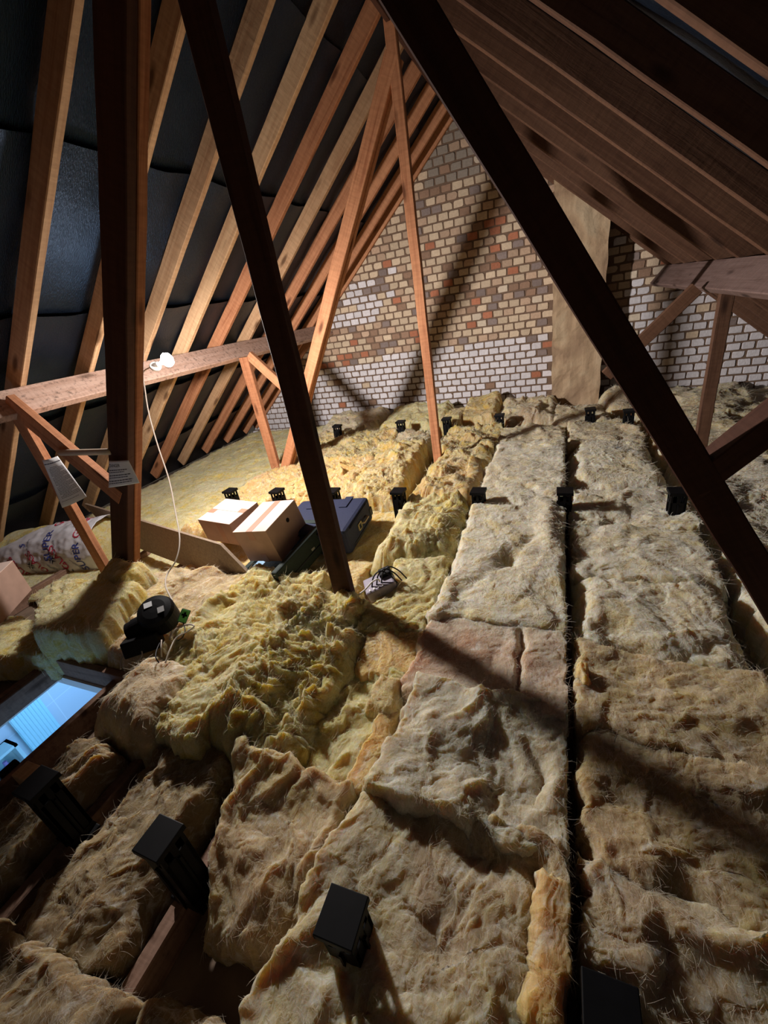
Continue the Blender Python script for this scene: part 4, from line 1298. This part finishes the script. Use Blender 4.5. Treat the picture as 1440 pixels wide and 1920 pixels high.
# ------------------------------------------------------------------ papers on the timbers
def sheet(name, lab, quad, lines, head=None, curl=0.012):
    """paper on 4 corners TL, TR, BR, BL"""
    q = [Vector(p) for p in quad]
    nrm = (q[1] - q[0]).cross(q[3] - q[0]).normalized()
    if nrm.dot(-q[0]) < 0:
        nrm = -nrm
    def P(u, v, off=0.0):
        a = q[0].lerp(q[1], u)
        b = q[3].lerp(q[2], u)
        bend = curl * (math.sin(u * math.pi) * 0.6 + 0.5 * v * v)
        return a.lerp(b, v) + nrm * (bend + off)
    n = 14
    V = [P(i / n, j / n) for i in range(n + 1) for j in range(n + 1)]
    F = [(i * (n + 1) + j, (i + 1) * (n + 1) + j, (i + 1) * (n + 1) + j + 1, i * (n + 1) + j + 1) for i in range(n) for j in range(n)]
    T = mesh_obj(name, V, F, PAPER, smooth=True)
    so = T.modifiers.new('thickness', 'SOLIDIFY')
    so.thickness = 0.0006
    tag(T, lab, 'paper', 'papers on the near truss')
    R = random.Random(len(lines))
    V, F = [], []
    for v0, u0, u1, hgt in lines:
        u = u0
        while u < u1:
            w = R.uniform(0.03, 0.11)
            e = min(u1, u + w)
            k = len(V)
            V += [P(u, v0, 0.0012), P(e, v0, 0.0012), P(e, v0 + hgt, 0.0012), P(u, v0 + hgt, 0.0012)]
            F.append((k, k + 1, k + 2, k + 3))
            u = e + 0.014
    mesh_obj('text_lines', V, F, INK, T)
    if head:
        VT, FT = text_mesh(head[0], 1.0)
        x0, x1 = min(v.x for v in VT), max(v.x for v in VT)
        y0, y1 = min(v.y for v in VT), max(v.y for v in VT)
        u0, u1, v0, v1 = head[1:]
        VV = [P(u0 + (v.x - x0) / (x1 - x0) * (u1 - u0), v1 - (v.y - y0) / (y1 - y0) * (v1 - v0), 0.0012) for v in VT]
        mesh_obj('heading', VV, FT, INK, T)
    return T
sheet('instruction_sheet', 'white instruction sheet of fine print wrapped round the left strut', [(-2.6485, 1.3620, -0.4475), (-2.6010, 1.4200, -0.4456), (-2.5259, 1.4200, -0.6937), (-2.6992, 1.3620, -0.7405)],
      [(0.07 + 0.012, 0.02, 0.98, 0.02)] + [(0.17 + k * 0.028, 0.14 + 0.1 * (k % 7 == 0), 0.93 - 0.25 * ((k * 5) % 4 == 0), 0.009) for k in range(24)] + [(0.88, 0.08, 0.8, 0.008)], curl=0.02)
sheet('warning_notice', 'small warning notice pinned across the left post', [(-2.0978, 1.3550, -0.4631), (-1.9539, 1.3550, -0.4643), (-1.9494, 1.3600, -0.5865), (-2.1832, 1.3500, -0.6082)],
      [(0.34, 0.03, 0.80, 0.035), (0.42, 0.03, 0.66, 0.03), (0.54, 0.03, 0.86, 0.035), (0.63, 0.03, 0.75, 0.03), (0.75, 0.03, 0.86, 0.035), (0.84, 0.03, 0.82, 0.03)], ('DANGER', 0.04, 0.55, 0.12, 0.24), curl=0.008)
# pole between the brace and the post
mb = MB()
mb.tube([(-2.4458, 1.3550, -0.4084), (-2.2520, 1.3600, -0.4141), (-2.0780, 1.3650, -0.4192)], 0.016, 12)
tag(mb.build('wooden_pole', plain('pale_dowel', (0.55, 0.45, 0.35), 0.6, noise=0.1), smooth=True), 'short pale wooden pole running from the left brace to the post', 'pole')

# ------------------------------------------------------------------ fan, cables, junction boxes
def fan():
    c = Vector((-1.7093, 1.0024, -1.1000))
    ax = Vector((0.25, -0.30, 0.85)).normalized()
    T = thing('extractor_fan', 'black inline extractor fan with two pale stickers, lying under the hanging cable', 'fan', (c.x, c.y, c.z - 0.13))
    mb = MB()
    mb.lathe(c - ax * 0.07, ax, [(0, 0.062), (0.012, 0.078), (0.10, 0.082), (0.118, 0.074), (0.124, 0.05), (0.126, 0.02)], 36)
    mb.build('motor_housing', BLACK, T)
    mb = MB()
    side = Vector((-0.55, -0.45, -0.15)).normalized()
    mb.lathe(c - ax * 0.03 + side * 0.05, side, [(0, 0.055), (0.07, 0.055), (0.072, 0.05), (0.1, 0.05)], 28)
    mb.build('duct_spigot', BLACK, T)
    mb = MB()
    Rm = Matrix.Rotation(0.7, 3, 'Z') @ Matrix.Rotation(-0.3, 3, 'X')
    mb.box(c + Vector((-0.035, -0.10, -0.085)), (0.15, 0.10, 0.075), Rm, bev=0.006)
    mb.build('terminal_box', BLACK, T)
    a = ax.orthogonal().normalized()
    b = ax.cross(a)
    for k, (da, db, sa, sb) in enumerate(((-0.02, 0.03, 0.035, 0.028), (0.03, -0.02, 0.028, 0.03))):
        mb = MB()
        Rs = Matrix((a, b, ax)).transposed()
        mb.box(c + ax * (0.0575) + a * da + b * db, (sa, sb, 0.0015), Rs)
        o = mb.build('sticker', PAPER if k == 0 else plain('grey_sticker', (0.4, 0.4, 0.4), 0.6), T)
fan()
def green_box():
    c = Vector((-1.5624, 1.0169, -1.1000))
    f = (-c).normalized()
    X = Vector((0.80, 0.45, 0.30)); X = (X - f * X.dot(f)).normalized()
    Yv = f.cross(X)
    R = Matrix((X, Yv, f)).transposed()
    R = R @ Matrix.Rotation(0.75, 3, 'Z')
    T = thing('cable_connector', 'small bright green box with a black cross beside the black fan', 'connector', (c.x, c.y, c.z - 0.03))
    mb = MB(); mb.box(c - f * 0.02, (0.062, 0.040, 0.035), R, bev=0.005); mb.build('case', plain('dark_green_case', (0.02, 0.05, 0.03), 0.5), T)
    mb = MB(); mb.box(c - f * 0.0015, (0.054, 0.033, 0.003), R, bev=0.001); mb.build('green_label', plain('bright_green', (0.16, 0.55, 0.14), 0.5), T)
    mb = MB()
    mb.box(c + f * 0.0007 + R @ Vector((0.004, 0, 0)), (0.026, 0.009, 0.0015), R)
    mb.box(c + f * 0.0007 + R @ Vector((0.004, 0, 0)), (0.009, 0.024, 0.0015), R)
    mb.build('cross_mark', BLACK, T)
green_box()
def cable(name, lab, pts, r, mat, cat='cable', group='cables', parent=None):
    mb = MB()
    mb.tube(smooth_path(pts), r, 8)
    o = mb.build(name, mat, parent, smooth=True)
    return tag(o, lab, cat, group) if parent is None else o
cable('lamp_cable', 'pale cable hanging from the bulb holder beside the post down to the black fan',
      [(-2.2768, 1.9900, -0.0931), (-2.3409, 2.0000, -0.0973), (-2.4069, 2.0000, -0.1223), (-2.4141, 1.9800, -0.1992), (-2.4081, 1.9300, -0.3554), (-2.3570, 1.8600, -0.5490), (-2.2548, 1.7600, -0.7425), (-2.1326, 1.6200, -0.8930), (-2.0042, 1.4800, -0.9900), (-1.9620, 1.3800, -1.0598), (-1.9792, 1.3000, -1.1135), (-1.8767, 1.2000, -1.1069), (-1.7237, 1.1000, -1.0951), (-1.6674, 1.0500, -1.1277), (-1.6634, 1.0100, -1.1737), (-1.6661, 0.9700, -1.2198)], 0.0042, CABLE)
cable('loop_cable', 'white looped cable beside the green connector', [(-1.5963, 0.9336, -1.1600), (-1.5836, 0.9693, -1.1400), (-1.5225, 0.9897, -1.1200), (-1.4681, 0.9780, -1.1100), (-1.4985, 0.9604, -1.1300), (-1.5472, 0.9291, -1.1500), (-1.5279, 0.8690, -1.1600), (-1.5132, 0.8217, -1.1800)], 0.0035, CABLE)
cable('loop_cable', 'grey cable loop lying left of the round tan clump', [(-1.7389, 0.7662, -1.2100), (-1.7806, 0.8096, -1.2000), (-1.7666, 0.8510, -1.1900), (-1.7320, 0.8713, -1.1900), (-1.6921, 0.8440, -1.2000), (-1.7132, 0.8118, -1.2200)], 0.003, CABLE)
cable('loop_cable', 'short pale cable end above the grey loop', [(-1.8381, 0.8432, -1.1900), (-1.8042, 0.8666, -1.1800), (-1.7544, 0.8902, -1.1900)], 0.003, CABLE)
cable('thin_wire', 'black wire arching over the round tan clump', [(-1.6046, 0.8914, -1.1500), (-1.5690, 0.8466, -1.1400), (-1.5354, 0.8107, -1.1400), (-1.5175, 0.8014, -1.1600)], 0.0025, WIRE_BLACK)
cable('thin_wire', 'pale wire standing up from the round tan clump', [(-1.5693, 0.8830, -1.1200), (-1.5430, 0.8509, -1.1300), (-1.5341, 0.8307, -1.1600)], 0.003, CABLE)
cable('thin_wire', 'black lead from the green connector to the fan', [(-1.5762, 1.0092, -1.1300), (-1.5176, 0.9637, -1.1300), (-1.5208, 0.9409, -1.1500), (-1.5385, 0.9281, -1.1600)], 0.0025, WIRE_BLACK)
def junction():
    c = Vector((-0.7901, 1.4934, -1.2000))
    T = thing('junction_box', 'grey junction box with black leads in the hollow right of the king post foot', 'junction box', (c.x, c.y, c.z - 0.05))
    R = eul((0.2, -0.25, 0.5))
    mb = MB(); mb.box(c, (0.15, 0.10, 0.07), R, bev=0.008); mb.build('case', plain('lilac_grey', (0.30, 0.26, 0.33), 0.5, noise=0.1), T)
    mb = MB()
    for k in range(4):
        mb.box(c + R @ Vector((-0.05 + k * 0.022, -0.035, 0.036)), (0.006, 0.012, 0.004), R)
    mb.build('terminal', WHITE, T)
    mb = MB(); mb.box(c + R @ Vector((0.045, 0.03, 0.02)), (0.06, 0.05, 0.07), R, bev=0.006); mb.build('transformer', BLACK, T)
    for k in range(3):
        p = c + R @ Vector((-0.04 + k * 0.025, -0.02, 0.03))
        cable('lead', '', [p, p + Vector((0.01, 0.02, 0.05)), p + Vector((0.04, 0.04, 0.075)), p + Vector((0.08, 0.05, 0.05)), p + Vector((0.11, 0.06, 0.0))], 0.0035, WIRE_BLACK, parent=T)
junction()
cable('white_flex', 'short white flex leading to the junction box by the king post foot', [(-0.8688, 1.3891, -1.1900), (-0.8315, 1.4113, -1.1650), (-0.8028, 1.4403, -1.1400), (-0.7778, 1.4513, -1.1300), (-0.7747, 1.4622, -1.1500)], 0.004, plain('white_flex', (0.85, 0.82, 0.78), 0.45))

# ------------------------------------------------------------------ hatch and the room below
def hatch():
    T = thing('loft_hatch', 'open loft hatch with dark wooden lining, bright blue room below', 'hatch', ((HX0 + HX1) / 2, (HY0 + HY1) / 2, -1.47))
    top = -1.345
    h = top + 1.47
    zc = (top - 1.47) / 2
    mb = MB(); mb.box((HX1 + 0.016, (HY0 + HY1) / 2, zc), (0.032, HY1 - HY0 + 0.06, h), bev=0.003); mb.build('lining_board', WOOD_GREY, T)
    mb = MB(); mb.box((HX0 - 0.016, (HY0 + HY1) / 2, zc), (0.032, HY1 - HY0 + 0.06, h), bev=0.003); mb.build('lining_board', WOOD_GREY, T)
    mb = MB(); mb.box(((HX0 + HX1) / 2, HY1 + 0.016, zc + 0.02), (HX1 - HX0 + 0.25, 0.032, h + 0.04), bev=0.003); mb.build('lining_board', WOOD_GREY, T)
    mb = MB(); mb.box(((HX0 + HX1) / 2, HY0 - 0.016, zc), (HX1 - HX0, 0.032, h), bev=0.003); mb.build('lining_board', WOOD_GREY, T)
    mb = MB(); mb.box((HX0 + 0.007, (HY0 + HY1) / 2, -1.43), (0.014, HY1 - HY0, 0.07)); mb.box(((HX0 + HX1) / 2, HY1 - 0.006, -1.44), (HX1 - HX0, 0.012, 0.05)); mb.build('white_stop', WHITE, T)
    mb = MB(); mb.box((HX0 + 0.0, 0.47, -1.335), (0.035, 0.06, 0.03), bev=0.004); mb.box((HX0 + 0.03, 0.47, -1.355), (0.03, 0.03, 0.012), bev=0.003); mb.build('catch', plain('steel', (0.6, 0.6, 0.58), 0.35, 0.8), T)
    mb = MB(); mb.box((HX1 - 0.01, 0.35, -1.35), (0.03, 0.07, 0.045), bev=0.008); mb.build('latch', BLACK, T)
hatch()
mb = MB(); mb.box((-1.80, 0.36, -1.36), (0.10, 0.06, 0.09), bev=0.004)
tag(mb.build('timber_block', WOOD_PALE), 'short timber block against the near side of the hatch', 'timber block')
def room():
    m, t, b = new_mat('bathroom_tile')
    tc = N(t, 'ShaderNodeNewGeometry')
    mp = N(t, 'ShaderNodeMapping')
    mp.inputs['Rotation'].default_value = (0, math.pi / 2, 0)
    sep = N(t, 'ShaderNodeSeparateXYZ'); t.links.new(tc.outputs['Position'], sep.inputs[0])
    cmb = N(t, 'ShaderNodeCombineXYZ')
    ad = N(t, 'ShaderNodeMath', operation='ADD'); t.links.new(sep.outputs[0], ad.inputs[0]); t.links.new(sep.outputs[1], ad.inputs[1])
    t.links.new(ad.outputs[0], cmb.inputs[0]); t.links.new(sep.outputs[2], cmb.inputs[1])
    br = N(t, 'ShaderNodeTexBrick', offset=0.0)
    br.inputs['Scale'].default_value = 1.0
    br.inputs['Brick Width'].default_value = 0.4
    br.inputs['Row Height'].default_value = 0.25
    br.inputs['Mortar Size'].default_value = 0.003
    br.inputs['Color1'].default_value = (0.72, 0.73, 0.75, 1)
    br.inputs['Color2'].default_value = (0.70, 0.72, 0.74, 1)
    br.inputs['Mortar'].default_value = (0.85, 0.86, 0.88, 1)
    t.links.new(cmb.outputs[0], br.inputs['Vector'])
    t.links.new(br.outputs['Color'], b.inputs['Base Color'])
    b.inputs['Roughness'].default_value = 0.3
    zf = -3.85
    X0, X1, Y0, Y1 = -3.45, -1.2, -1.1, 1.9
    for nm, c, d in (('wall_below_left', (X0, (Y0 + Y1) / 2, (zf - 1.47) / 2), (0.04, Y1 - Y0, -1.47 - zf)),
                     ('wall_below_back', ((X0 + X1) / 2, Y1, (zf - 1.47) / 2), (X1 - X0, 0.04, -1.47 - zf)),
                     ('wall_below_right', (X1, (Y0 + Y1) / 2, (zf - 1.47) / 2), (0.04, Y1 - Y0, -1.47 - zf)),
                     ('wall_below_front', ((X0 + X1) / 2, Y0, (zf - 1.47) / 2), (X1 - X0, 0.04, -1.47 - zf))):
        mb = MB(); mb.box(c, d); struct(mb.build(nm, m))
    mb = MB(); mb.box(((X0 + X1) / 2, (Y0 + Y1) / 2, zf), (X1 - X0, Y1 - Y0, 0.04)); struct(mb.build('floor_below', plain('pale_floor', (0.6, 0.6, 0.6), 0.6)))
    # cabinet with a ribbed blind beside it on the tiled wall
    wx = X0 + 0.02
    cy, cz = 0.50, -2.32
    T = thing('wall_cabinet', 'pale open shelf unit on the tiled wall seen through the hatch', 'shelf', (wx + 0.06, cy, cz - 0.2))
    mb = MB()
    mb.box((wx + 0.06, cy, cz + 0.12), (0.12, 0.42, 0.02)); mb.box((wx + 0.06, cy, cz - 0.12), (0.12, 0.42, 0.02))
    mb.box((wx + 0.06, cy + 0.2, cz), (0.12, 0.02, 0.26)); mb.box((wx + 0.06, cy - 0.2, cz), (0.12, 0.02, 0.26)); mb.box((wx + 0.005, cy, cz), (0.01, 0.42, 0.26))
    mb.build('frame', plain('aqua_white', (0.62, 0.82, 0.80), 0.4), T)
    mb = MB(); mb.box((wx + 0.06, cy - 0.02, cz - 0.01), (0.10, 0.15, 0.19), bev=0.004)
    tag(mb.build('storage_tub', plain('aqua', (0.35, 0.75, 0.80), 0.5)), 'aqua tub on the shelf below the hatch', 'tub')
    mb = MB(); mb.lathe((wx + 0.06, cy + 0.12, cz - 0.11), (0, 0, 1), [(0, 0.03), (0.1, 0.03), (0.12, 0.012), (0.15, 0.012)], 16)
    tag(mb.build('bottle', plain('lilac_bottle', (0.4, 0.25, 0.5), 0.4)), 'lilac bottle at the end of the shelf below the hatch', 'bottle')
    mb = MB()
    mb.box((wx + 0.014, 0.868, -2.28), (0.02, 0.2, 0.5))
    for k in range(9):
        mb.box((wx + 0.018, 0.78 + k * 0.022, -2.28), (0.018, 0.016, 0.5), bev=0.003)
    tag(mb.build('ribbed_blind', plain('cyan_white', (0.55, 0.85, 0.88), 0.5)), 'pale ribbed blind hanging on the tiled wall below the hatch', 'blind')
room()
